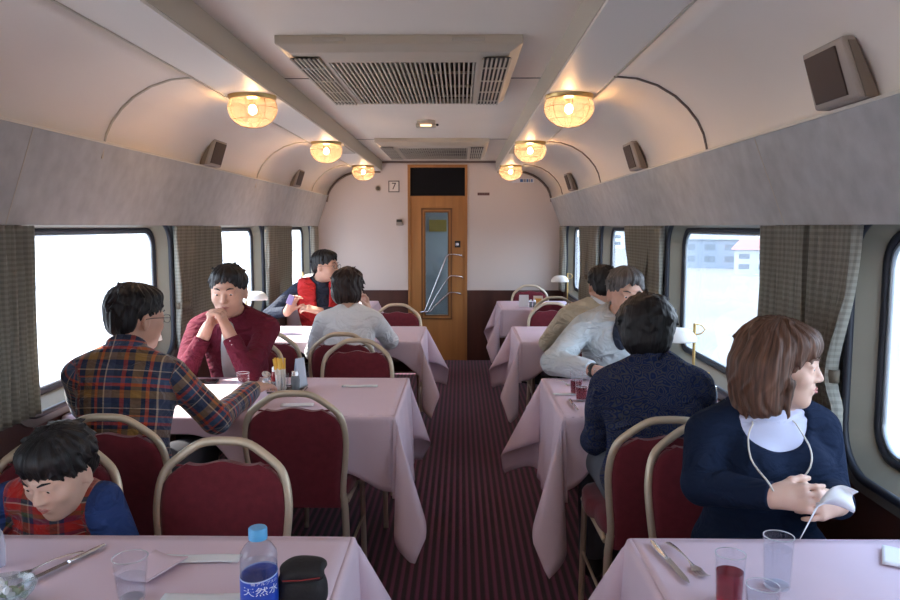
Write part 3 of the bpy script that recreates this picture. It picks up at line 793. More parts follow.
# ------------------------------------------------------------------ banquet chairs
def chair_profile():
    # right half of the back outline, from the peak down (x, z)
    return [(0, .827), (.03, .8265), (.055, .8235), (.078, .815), (.110, .793), (.145, .766), (.163, .745), (.174, .715), (.180, .68), (.1825, .64), (.180, .60), (.174, .54), (.167, .48), (.165, .43)]
def yback(z):   # backrest leans back, legs splay a little
    return -.055 * max(0, (z - .43) / .41) ** 1.15 if z > .43 else .0
def make_chair(label):
    t = thing('banquet_chair', label, 'chair', (0, 0, 0), 0, 'maroon banquet chairs')
    pr = chair_profile()
    # smooth outline
    def smooth(P, it=2):
        for _ in range(it):
            Q = [P[0]]
            for a, b in zip(P, P[1:]): Q += [tuple(.75 * p + .25 * q for p, q in zip(a, b)), tuple(.25 * p + .75 * q for p, q in zip(a, b))]
            P = Q + [P[-1]]
        return P
    full = smooth([(-x, z) for x, z in reversed(pr)] + pr[1:], 1)
    MB().tube([(x, yback(z) + .0, z) for x, z in full], .0092, 10, flat=1.35).build('back_frame', M['gold'], t, smooth=60)
    # upholstered panel with a wavy top edge, leaving a slot under the arch
    W = lambda z: np.interp(max(z, .43), [p[1] for p in reversed(pr)], [p[0] for p in reversed(pr)]) - .008
    ztop = lambda x: min(np.interp(abs(x), [p[0] for p in pr[:10]], [p[1] for p in pr[:10]]) - .012, .768 + .006 * math.cos(abs(x) / .1 * PI * 1.15))
    NU, NV = 30, 24
    def pt(u, v, sg):
        sx = u * 2 - 1; zb = .39
        x = sx * .172; zt_ = ztop(x); z = zb + (zt_ - zb) * v
        x = sx * min(W(z), .175) if v < .999 else sx * min(W(zt_), .172)
        e = min(1, (1 - abs(sx)) * 9) ** .5 * min(1, (1 - v) * 12 + .25) ** .5 * min(1, v * 14 + .25) ** .5
        return (x, yback(z) + sg * (.005 + .013 * e), z)
    m = MB(); m.grid(lambda u, v: pt(u, v, 1), NU, NV); m.grid(lambda u, v: pt(u, v, -1), NU, NV)
    n1 = (NU + 1) * (NV + 1); ring = [i * (NV + 1) + NV for i in range(NU + 1)]
    edge = [i * (NV + 1) for i in range(NU + 1)] + [NU * (NV + 1) + j for j in range(1, NV + 1)] + [i * (NV + 1) + NV for i in range(NU - 1, -1, -1)] + [j for j in range(NV - 1, 0, -1)]
    m.f += [(edge[k], edge[(k + 1) % len(edge)], edge[(k + 1) % len(edge)] + n1, edge[k] + n1) for k in range(len(edge))]; m.m += [0] * len(edge)
    bp = m.build('backrest', M['maroon'], t, smooth=50)
    MB().tube([(x, yback(ztop(x)) + .006, ztop(x) - .004) for x in np.linspace(-.13, .13, 25)], .0035, 6).build('piping', M['maroon'], bp, smooth=60)
    # seat
    s = MB(); prof = [(.0, .405), (.965, .405), (1.0, .415), (1.0, .448), (.97, .462), (.85, .470), (0, .474)]
    def seat_ring(f, z):
        out = []
        for a in np.linspace(0, 2 * PI, 41)[:-1]:
            c, q = math.cos(a), math.sin(a); n_ = 5.0
            k = (abs(c) ** n_ + abs(q) ** n_) ** (-1 / n_)
            wx = .205 if q > 0 else .185
            out.append((f * c * k * wx, .235 + f * q * k * .205, z))
        return out
    s.loft([seat_ring(max(f, .02), z) for f, z in prof]); s.build('seat', M['maroon'], t, smooth=50)
    f = MB(); f.tube([(-.18, .05, .40), (.18, .05, .40)], .010); f.tube([(-.18, .41, .40), (.18, .41, .40)], .010); f.tube([(-.175, .04, .40), (-.185, .42, .40)], .010); f.tube([(.175, .04, .40), (.185, .42, .40)], .010)
    f.build('seat_frame', M['gold'], t)
    for sx in (-1, 1):
        MB().tube([(sx * .165, 0, .44), (sx * .172, .004, .38), (sx * .178, -.004, .2), (sx * .183, -.02, .006)], .0115, 10, flat=1.2).build('leg', M['gold'], t, smooth=60)
        MB().tube([(sx * .182, .40, .41), (sx * .185, .405, .2), (sx * .188, .41, .006)], .0115, 10).build('leg', M['gold'], t, smooth=60)
        MB().tube([(sx * .178, 0, .20), (sx * .186, .405, .20)], .006, 8).build('stretcher', M['gold'], t)
    return t
CH = [  # back x, back top y, rot, label
    (-.655, 2.03, PI, 'empty maroon chair in the foreground, at the aisle end behind the nearest left table'),
    (-1.125, 2.03, PI, 'maroon chair the child sits on at the nearest left table'),
    (-1.11, 2.28, 0, 'maroon chair under the man in the plaid shirt'),
    (-.595, 2.62, 0, 'empty maroon chair seen from behind at the second left table'),
    (-.535, 3.88, PI, 'empty maroon chair beside the maroon shirted man, facing the viewer'),
    (-1.12, 3.94, PI, 'maroon chair under the man with clasped hands'),
    (-.655, 4.10, 0, 'maroon chair under the woman in the white sweater'),
    (-1.08, 4.14, 0, 'maroon chair back to back behind the man with clasped hands'),
    (-.478, 5.68, PI, 'empty maroon chair near the end door, left of the aisle'),
    (-1.10, 6.02, PI, 'maroon chair under the man in the red vest'),
    (.650, 2.27, 0, 'maroon chair under the person in the navy patterned shirt'),
    (.745, 2.21, PI, 'maroon chair under the woman in the navy sweater'),
    (.80, 4.02, PI, 'maroon chair under the grey haired man in the pale jacket'),
    (.80, 4.14, 0, 'maroon chair under the person in the beige jacket'),
    (.715, 5.80, PI, 'empty maroon chair at the third right table, facing the viewer'),
    (.80, 6.28, 0, 'empty maroon chair seen from behind at the last right table'),
    (.705, 7.55, PI, 'empty maroon chair against the end wall behind the menu cards'),
]
base = None
for x, y, rz, lab in CH:   # every chair stands a little pulled out from its table
    oy = .055 if rz == 0 else -.055      # the top of the back leans out
    if base is None:
        base = make_chair(lab); base.location = (x, y + oy, 0); base.rotation_euler = (0, 0, rz)
    else: dup(base, (x, y + oy, 0), rz, lab)
# ------------------------------------------------------------------ figure modelling: implicit surfaces meshed with surface nets
A3 = lambda *p: np.array(p, dtype=np.float64)
def nrm(v): v = np.asarray(v, float); return v / (np.linalg.norm(v) + 1e-12)

class Field:
    def __init__(s): s.pr = []
    def cap(s, a, b, ra, rb=None, k=.02, clip=None, sub=False, uv=None, sq=None):
        s.pr.append(dict(t='c', a=A3(*a), b=A3(*b), ra=ra, rb=ra if rb is None else rb, k=k, clip=clip, sub=sub)); return s
    def ell(s, c, r, R=None, k=.02, clip=None, sub=False):
        s.pr.append(dict(t='e', c=A3(*c), r=A3(*r), R=np.eye(3) if R is None else np.array(R, float), k=k, clip=clip, sub=sub)); return s
    @staticmethod
    def dist(p, P):
        if p['t'] == 'c':
            ab = p['b'] - p['a']; L2 = ab @ ab + 1e-12
            q = P - p['a']; t = np.clip((q @ ab) / L2, 0, 1)
            d = np.linalg.norm(q - t[..., None] * ab, axis=-1) - (p['ra'] + (p['rb'] - p['ra']) * t)
        else:
            q = (P - p['c']) @ p['R']       # to local axes
            k0 = np.linalg.norm(q / p['r'], axis=-1); k1 = np.linalg.norm(q / p['r'] ** 2, axis=-1)
            d = k0 * (k0 - 1) / np.maximum(k1, 1e-6)
        if p['clip']:
            for pt, n in p['clip']: d = np.maximum(d, (P - A3(*pt)) @ nrm(n))
        return d
    def bbox(s, p):
        if p['t'] == 'c': r = max(p['ra'], p['rb']); return np.minimum(p['a'], p['b']) - r, np.maximum(p['a'], p['b']) + r
        e = np.sqrt(((p['R'] * p['r']) ** 2).sum(1)); return p['c'] - e, p['c'] + e
    def mesh(s, h, clips=(), noise=None, grow=0.):
        lo = np.min([s.bbox(p)[0] for p in s.pr if not p['sub']], 0) - .03 - grow; hi = np.max([s.bbox(p)[1] for p in s.pr if not p['sub']], 0) + .03 + grow
        n = np.ceil((hi - lo) / h).astype(int) + 1
        F = np.full(n, .06, np.float32)
        for p in s.pr:
            a, b = s.bbox(p); m = p['k'] + grow + 3 * h
            i0 = np.maximum(((a - m - lo) / h).astype(int), 0); i1 = np.minimum(np.ceil((b + m - lo) / h).astype(int) + 1, n)
            if (i1 <= i0).any(): continue
            ax = [lo[i] + h * np.arange(i0[i], i1[i]) for i in range(3)]
            P = np.stack(np.meshgrid(*ax, indexing='ij'), -1)
            d = s.dist(p, P) - (0 if p['sub'] else grow)
            sl = tuple(slice(i0[i], i1[i]) for i in range(3)); f = F[sl]; k = p['k']
            if p['sub']:
                d = -d; hh = np.clip(.5 + .5 * (d - f) / k, 0, 1); F[sl] = f * (1 - hh) + d * hh + k * hh * (1 - hh)
            else:
                hh = np.clip(.5 + .5 * (f - d) / k, 0, 1); F[sl] = f * (1 - hh) + d * hh - k * hh * (1 - hh)
        ax = [lo[i] + h * np.arange(n[i]) for i in range(3)]
        if noise is not None or clips:
            near = np.abs(F) < .035
            ii = np.argwhere(near); P = lo + h * ii
            v = F[near]
            if noise is not None: v = v + noise(P)
            F[near] = v
            for pt, nn in clips:
                pt = A3(*pt); nn = nrm(nn)
                pl = ((ax[0] - pt[0]) * nn[0])[:, None, None] + ((ax[1] - pt[1]) * nn[1])[None, :, None] + ((ax[2] - pt[2]) * nn[2])[None, None, :]
                F = np.maximum(F, pl.astype(np.float32))
        return surfnet(F, lo, h)

def surfnet(F, lo, h):
    S = F < 0; n = np.array(F.shape)
    C = np.zeros(n - 1, np.int8)
    for d in range(8):
        i, j, k = d & 1, d >> 1 & 1, d >> 2 & 1
        C += S[i:n[0] - 1 + i, j:n[1] - 1 + j, k:n[2] - 1 + k]
    act = (C > 0) & (C < 8); idx = np.argwhere(act); N = len(idx)
    idm = np.full(n - 1, -1, np.int32); idm[act] = np.arange(N)
    V = np.zeros((8, N)); 
    for d in range(8):
        V[d] = F[idx[:, 0] + (d & 1), idx[:, 1] + (d >> 1 & 1), idx[:, 2] + (d >> 2 & 1)]
    acc = np.zeros((N, 3)); cnt = np.zeros(N)
    for a in range(8):
        for bit in range(3):
            if a >> bit & 1: continue
            b = a | 1 << bit; m = (V[a] < 0) != (V[b] < 0)
            t = V[a][m] / (V[a][m] - V[b][m] + 1e-12)
            p = np.tile(np.array([a & 1, a >> 1 & 1, a >> 2 & 1], float), (m.sum(), 1)); p[:, bit] += t
            acc[m] += p; cnt[m] += 1
    v = lo + h * (idx + acc / cnt[:, None])
    fs = []
    for ax in range(3):
        A = np.take(S, range(n[ax] - 1), ax); B = np.take(S, range(1, n[ax]), ax)
        e = np.argwhere(A != B)
        o = [q for q in range(3) if q != ax]
        ok = (e[:, o[0]] > 0) & (e[:, o[1]] > 0) & (e[:, o[0]] < n[o[0]] - 1) & (e[:, o[1]] < n[o[1]] - 1); e = e[ok]
        ins = A[tuple(e.T)]
        q = []
        for d0, d1 in ((-1, -1), (0, -1), (0, 0), (-1, 0)):
            g = e.copy(); g[:, o[0]] += d0; g[:, o[1]] += d1; q.append(idm[tuple(g.T)])
        q = np.stack(q, 1)
        flip = ins if ax != 1 else ~ins
        q[~flip] = q[~flip][:, ::-1]
        fs.append(q)
    return v, np.concatenate(fs)

def np_object(name, v, f, m, parent, uv=None, mats=None, mi=None):
    me = bpy.data.meshes.new(name); me.vertices.add(len(v)); me.vertices.foreach_set('co', v.astype(np.float32).ravel())
    me.loops.add(len(f) * 4); me.loops.foreach_set('vertex_index', f.astype(np.int32).ravel())
    me.polygons.add(len(f)); me.polygons.foreach_set('loop_start', np.arange(0, len(f) * 4, 4, dtype=np.int32))
    me.update(calc_edges=True); me.polygons.foreach_set('use_smooth', np.ones(len(f), bool))
    for x in (m if isinstance(m, (list, tuple)) else [m]): me.materials.append(x)
    if mi is not None: me.polygons.foreach_set('material_index', mi.astype(np.int32))
    if uv is not None:
        at = me.attributes.new('cuv', 'FLOAT_VECTOR', 'POINT'); at.data.foreach_set('vector', uv.astype(np.float32).ravel())
    o = bpy.data.objects.new(name, me); col.objects.link(o); o.parent = parent
    return o

def smooth_mesh(v, f, it=2, lam=.5):
    for _ in range(it):
        s = np.zeros_like(v); c = np.zeros(len(v))
        for a in range(4):
            b = (a + 1) % 4
            np.add.at(s, f[:, a], v[f[:, b]]); np.add.at(c, f[:, a], 1)
            np.add.at(s, f[:, b], v[f[:, a]]); np.add.at(c, f[:, b], 1)
        v = v + lam * (s / c[:, None] - v)
    return v

def cloth_uv(field, v):
    """coordinates that run round and along each limb, across and up the trunk"""
    best = np.full(len(v), 1e9); uv = np.zeros((len(v), 3)); uv[:, 0] = v[:, 0]; uv[:, 1] = v[:, 2]
    for p in field.pr:
        if p['sub']: continue
        d = Field.dist(p, v); m = d < best; best[m] = d[m]
        if p['t'] == 'c' and p.get('limb'):
            a, b = p['a'], p['b']; ax = nrm(b - a); ref = nrm(np.cross(ax, [0, 0, 1])) if abs(ax[2]) < .95 else A3(1, 0, 0)
            e2 = np.cross(ax, ref); q = v[m] - a
            uv[m, 1] = q @ ax + p.get('v0', 0); uv[m, 0] = np.arctan2(q @ e2, q @ ref) * (p['ra'] + p['rb']) / 2
        else:
            uv[m, 0] = v[m, 0]; uv[m, 1] = v[m, 2] + v[m, 1] * .3
    return uv

def wrinkle(seed, amp=.004, f=18.):
    r = np.random.RandomState(seed); D = r.normal(size=(5, 3)); D /= np.linalg.norm(D, axis=1)[:, None]; ph = r.uniform(0, 6, 5)
    def fn(P):
        w = 0
        for i in range(5):
            k = f * (1 + .5 * i); q = P @ D[i] * k + ph[i] + 1.6 * np.sin(P @ D[(i + 1) % 5] * f * .7 + ph[(i + 2) % 5])
            w = w + np.sin(q) / (1 + .5 * i)
        return (amp * w / 2.2).astype(np.float32)
    return fn

def rot3(yaw=0, pitch=0, roll=0):
    """yaw>0 turns to the figure's left, pitch>0 looks down, roll tilts"""
    return np.array((Matrix.Rotation(yaw, 3, 'Z') @ Matrix.Rotation(-pitch, 3, 'X') @ Matrix.Rotation(roll, 3, 'Y')))

def ik(a, b, l1, l2, pole):
    a, b = A3(*a), A3(*b); d = b - a; L = np.linalg.norm(d)
    if L > (l1 + l2) * .999:
        k = L / (l1 + l2) * 1.001; l1 *= k; l2 *= k
    x = (l1 * l1 - l2 * l2 + L * L) / (2 * L); hgt = math.sqrt(max(l1 * l1 - x * x, 0)); u = d / L
    p = np.asarray(pole, float); p = nrm(p - u * (p @ u)); return a + u * x + p * hgt

def hand(F, w, f, n, right, s=1., curl=.35, thumb=.4, spread=.04, fcurl=None):
    """w wrist, f finger direction, n palm normal (the side the palm faces)"""
    w = A3(*w); f = nrm(f); n = nrm(np.asarray(n, float) - f * (np.asarray(n, float) @ f)); sd = np.cross(f, n) * (1 if right else -1)
    pl = .088 * s
    for o in (.030, .0105, -.0105, -.030):
        F.cap(w + sd * o * .55 * s, w + f * pl + sd * o * s, .0145 * s, .0115 * s, k=.012)
    F.cap(w - f * .02, w + f * .03, .024 * s, .021 * s, k=.02)
    F.cap(w + f * .02 + sd * .020 * s + n * .006, w + f * .05 * s + sd * .026 * s + n * .010, .016 * s, .014 * s, k=.012)
    tips = []
    for i, (o, L) in enumerate(((.0315, .070), (.0107, .078), (-.0102, .073), (-.0305, .058))):
        c = curl if fcurl is None else fcurl[i]
        p = w + f * pl + sd * o * s; ang = c * .7; r = .0084 * s
        lat = (1.2 - i) * spread
        for L_, da, r2 in ((.45 * L, c * 1.0, .0078), (.31 * L, c * .8, .0071), (.26 * L, 0, .0062)):
            dr = f * math.cos(ang) + n * math.sin(ang) + sd * lat; q = p + nrm(dr) * L_ * s
            F.cap(p, q, r, r2 * s, k=.0025); p, r = q, r2 * s; ang += da
        tips.append(p)
    p = w + f * .022 * s + sd * .028 * s + n * .008; ang = thumb; r = .012 * s
    for L_, da, r2 in ((.040, .25, .0105), (.032, .2, .0095), (.024, 0, .008)):
        dr = f * .72 + sd * (.75 - ang * .9) + n * ang; q = p + nrm(dr) * L_ * s; F.cap(p, q, r, r2 * s, k=.008); p, r = q, r2 * s; ang += da
    tips.append(p)
    return tips

def head(F, c, R, s=1., fem=False, child=False):
    g = lambda x, y, z: A3(*c) + R @ (A3(x, y, z) * s)
    w = .94 if fem else 1.
    F.ell(g(0, -.012, .030), A3(.076, .096, .088) * s, R, k=.02)
    F.ell(g(0, .020, -.028), A3(.064 * w, .070, .072) * s, R, k=.03)
    F.ell(g(0, .036, -.066), A3(.046 * w, .046, .046) * s, R, k=.03)
    F.ell(g(0, .064, -.096), A3(.022 * w, .019, .016) * s, R, k=.022)                      # chin
    for q in (-1, 1):
        F.ell(g(q * .040, .062, -.024), A3(.022, .020, .020) * s, R, k=.02)            # cheek
        F.cap(g(q * .010, .088, .022), g(q * .046, .072, .022), .008 * s, .007 * s, k=.014)  # brow
        F.ell(g(q * .031, .094, .002), A3(.016, .012, .010) * s, R, k=.010, sub=True)   # eye hollow
        F.ell(g(q * .031, .071, .003), A3(.0165, .0165, .014) * s, R, k=.004)
        F.cap(g(q * .021, .0880, .0112), g(q * .043, .0825, .0100), .0052 * s, .0048 * s, k=.005)
        F.cap(g(q * .022, .0865, -.0062), g(q * .042, .0825, -.0055), .0040 * s, k=.006)
        F.ell(g(q * .077, -.006, -.010), A3(.008, .017, .031) * s, R @ rot3(q * .35), k=.006)
        F.ell(g(q * .085, -.004, -.008), A3(.005, .009, .017) * s, R @ rot3(q * .35), k=.004, sub=True)
    F.cap(g(0, .086, .010), g(0, .103, -.026), .0075 * s, .0105 * s, k=.010)              # nose
    for q in (-1, 1): F.ell(g(q * .011, .094, -.030), A3(.008, .009, .007) * s, R, k=.006)
    F.ell(g(0, .083, -.054), A3(.026, .012, .008) * s, R, k=.008)                        # mouth mound
    F.ell(g(0, .082, -.064), A3(.021, .012, .0075) * s, R, k=.008)
    F.ell(g(0, .098, -.0585), A3(.024, .006, .0018) * s, R, k=.003, sub=True)
    return g

def face_bits(g, R, s, t, brow=True, browm=None):
    ew = MB(); ir = MB()
    def ball(mb, c, r, flat=1.):
        P = []
        for i in range(9):
            a = PI * i / 8; P.append([tuple(A3(*c) + R @ (A3(r * math.sin(a) * math.cos(b), -flat * r * math.cos(a), r * math.sin(a) * math.sin(b)))) for b in np.linspace(0, 2 * PI, 15)[:-1]])
        mb.loft(P)
    for q in (-1, 1):
        e = MB(); ball(e, g(q * .031, .0775, .003), .0118 * s); eo = e.build('eye', M['eye_white'], t)
        i = MB(); ball(i, g(q * .031, .0846, .0015), .0062 * s, .85); i.build('iris', M['iris'], eo)
    if brow:
        for q in (-1, 1):
            MB().tube([g(q * .014, .0985, .0245), g(q * .028, .0955, .031), g(q * .044, .082, .0285)], [.002 * s, .0034 * s, .0015 * s], 6, flat=.7).build('eyebrow', browm or M['hair_black'], t)
    MB().tube([g(-.021, .0895, -.0575), g(-.008, .0965, -.0545), g(0, .097, -.0560), g(.008, .0965, -.0545), g(.021, .0895, -.0575)], [.001 * s, .0033 * s, .0030 * s, .0033 * s, .001 * s], 8).build('lip', M['lip'], t)
    MB().tube([g(-.018, .0890, -.0605), g(0, .0965, -.0640), g(.018, .0890, -.0605)], [.001 * s, .0042 * s, .001 * s], 8).build('lip', M['lip'], t)

def hair_obj(g, R, c, s, t, m, style, h=.0045, seed=0):
    F = Field(); e = lambda p, r, k=.02, sub=False: F.ell(g(*p), A3(*r) * s, R, k=k, sub=sub)
    amp, fr, pole = .0032, 60, 0
    rnd = np.random.RandomState(seed + 50)
    def tufts(n, rad, L, r0, lift, zmin=.0, fwd=0.):
        for _ in range(n):
            u = nrm(rnd.normal(size=3)); 
            if u[2] < zmin: continue
            p0 = A3(0, -.016, .040) + u * A3(*rad)
            o = A3(-.1, -.35 + fwd, .93); tg = u * (u @ o) - o; tg = nrm(tg + rnd.normal(size=3) * .35); tg = tg - u * (tg @ u)
            F.cap(g(*(p0 - u * .004)), g(*(p0 + tg * L * rnd.uniform(.6, 1.2) + u * lift * rnd.uniform(-.3, 1))), r0 * s, .0025 * s, k=.006)
    def fringe(n, x0, z0, L, y0=.082):
        for i in range(n):
            x = x0 * (2 * (i + .5) / n - 1) + rnd.uniform(-.006, .006); yy = y0 - 9 * x * x
            F.cap(g(x * .9, yy - .012, z0 + .022), g(x + rnd.uniform(-.012, .012), yy + .006, z0 - L * rnd.uniform(.2, 1)), .010 * s, .003 * s, k=.006)
    if style == 'short':
        e((0, -.016, .042), (.083, .101, .087)); e((0, -.055, -.010), (.066, .052, .058)); e((0, .035, .083), (.060, .055, .032), .03)
        tufts(90, (.082, .100, .086), .042, .0085, .009, -.1)
        e((0, .100, -.030), (.079, .066, .098), .010, True)
        fringe(11, .058, .066, .020)
        for q in (-1, 1):
            e((q * .088, .002, -.020), (.022, .024, .036), .008, True); e((q * .080, .05, -.05), (.03, .05, .075), .01, True)
        F.ell(g(0, -.03, -.115), A3(.10, .08, .045) * s, R, k=.01, sub=True)
    elif style == 'child':
        e((0, -.016, .042), (.085, .103, .089)); e((0, -.055, -.008), (.070, .052, .056)); e((0, .045, .078), (.066, .052, .036), .03)
        tufts(150, (.085, .103, .089), .038, .0085, .016, -.1)
        e((0, .108, -.038), (.076, .062, .090), .010, True)
        fringe(13, .062, .056, .026, .086)
        for q in (-1, 1): e((q * .090, .004, -.022), (.022, .022, .034), .008, True); e((q * .080, .05, -.06), (.03, .05, .07), .01, True)
        F.ell(g(0, -.03, -.105), A3(.10, .08, .040) * s, R, k=.01, sub=True)
    elif style == 'curly':
        e((0, -.020, .040), (.102, .116, .098)); e((0, -.058, -.020), (.088, .066, .078)); e((0, .03, .080), (.070, .060, .045), .03)
        tufts(170, (.100, .115, .098), .022, .010, .012, -.6)
        e((0, .110, -.035), (.070, .060, .088), .012, True)
        for q in (-1, 1): e((q * .092, .012, -.030), (.020, .022, .032), .008, True)
        amp, fr = .003, 45
    elif style == 'bob':
        e((0, -.016, .040), (.088, .104, .090)); e((0, -.040, -.030), (.088, .076, .080), .03)
        for q in (-1, 1): F.cap(g(q * .070, -.015, .02), g(q * .066, -.005, -.065), .026 * s, .020 * s, k=.02)
        e((0, .045, .075), (.062, .052, .040), .03)
        tufts(80, (.088, .104, .090), .06, .009, .004, -.1)
        e((0, .112, -.040), (.064, .066, .088), .010, True)
        F.ell(g(0, 0, -.150), A3(.14, .16, .060) * s, R, k=.008, sub=True)
    elif style == 'long_bob':
        e((0, -.018, .042), (.093, .108, .094)); e((0, -.045, -.035), (.094, .085, .095), .03)
        for q in (-1, 1): F.cap(g(q * .078, -.005, .03), g(q * .080, .000, -.105), .030 * s, .024 * s, k=.03)
        for q in (-1, 1): F.cap(g(q * .080, -.040, .0), g(q * .082, -.040, -.115), .035 * s, .026 * s, k=.03)
        F.cap(g(-.04, -.085, 0), g(-.045, -.090, -.125), .045 * s, .026 * s, k=.03); F.cap(g(.04, -.085, 0), g(.045, -.090, -.125), .045 * s, .026 * s, k=.03)
        e((0, .052, .068), (.066, .050, .042), .03)
        tufts(110, (.091, .106, .092), .05, .010, .0, -.1)
        for i in range(26):
            a = rnd.uniform(-2.4, 2.4); rr = (.094, .098); x, y = math.sin(a) * rr[0], -math.cos(a) * rr[1] - .012
            F.cap(g(x, y, -.03), g(x * rnd.uniform(.9, 1.12), y * rnd.uniform(.9, 1.08), -.120 + rnd.uniform(-.028, .012)), .013 * s, .004 * s, k=.008)
        e((0, .118, -.045), (.066, .066, .086), .010, True)
        amp = .0025
        fringe(13, .060, .070, .006, .088)
    Rt = R.T; c0 = A3(*c)
    def noise(P):
        q = (P - c0) @ R / s
        th = np.arctan2(q[:, 0], q[:, 1] * -1); ph = np.arctan2(np.hypot(q[:, 0], q[:, 1]), q[:, 2])
        if style == 'curly':
            return (amp * (np.sin(q[:, 0] * 120 + 2 * np.sin(q[:, 2] * 70)) * np.sin(q[:, 2] * 110 + seed) * np.sin(q[:, 1] * 115 + 1))).astype(np.float32)
        w = 3 * np.sin(q[:, 2] * 26 + seed) + 1.2 * np.sin(q[:, 2] * 60)
        return (amp * (.6 * np.sin(th * 17 + w) + .5 * np.sin(th * 31 + 1.7 * w + seed))).astype(np.float32)
    v, f = F.mesh(h, noise=noise)
    q = (v - c0) @ R / s
    uv = np.zeros_like(v); th = np.arctan2(q[:, 0], -q[:, 1] + .0)
    uv[:, 0] = th * .09; uv[:, 1] = q[:, 2]
    # the crown: strands run from the whorl
    return np_object('hair', v, f, m, t, uv)

def limb(F, a, b, ra, rb, v0=0., **k):
    F.cap(a, b, ra, rb, **k); F.pr[-1]['limb'] = True; F.pr[-1]['v0'] = v0

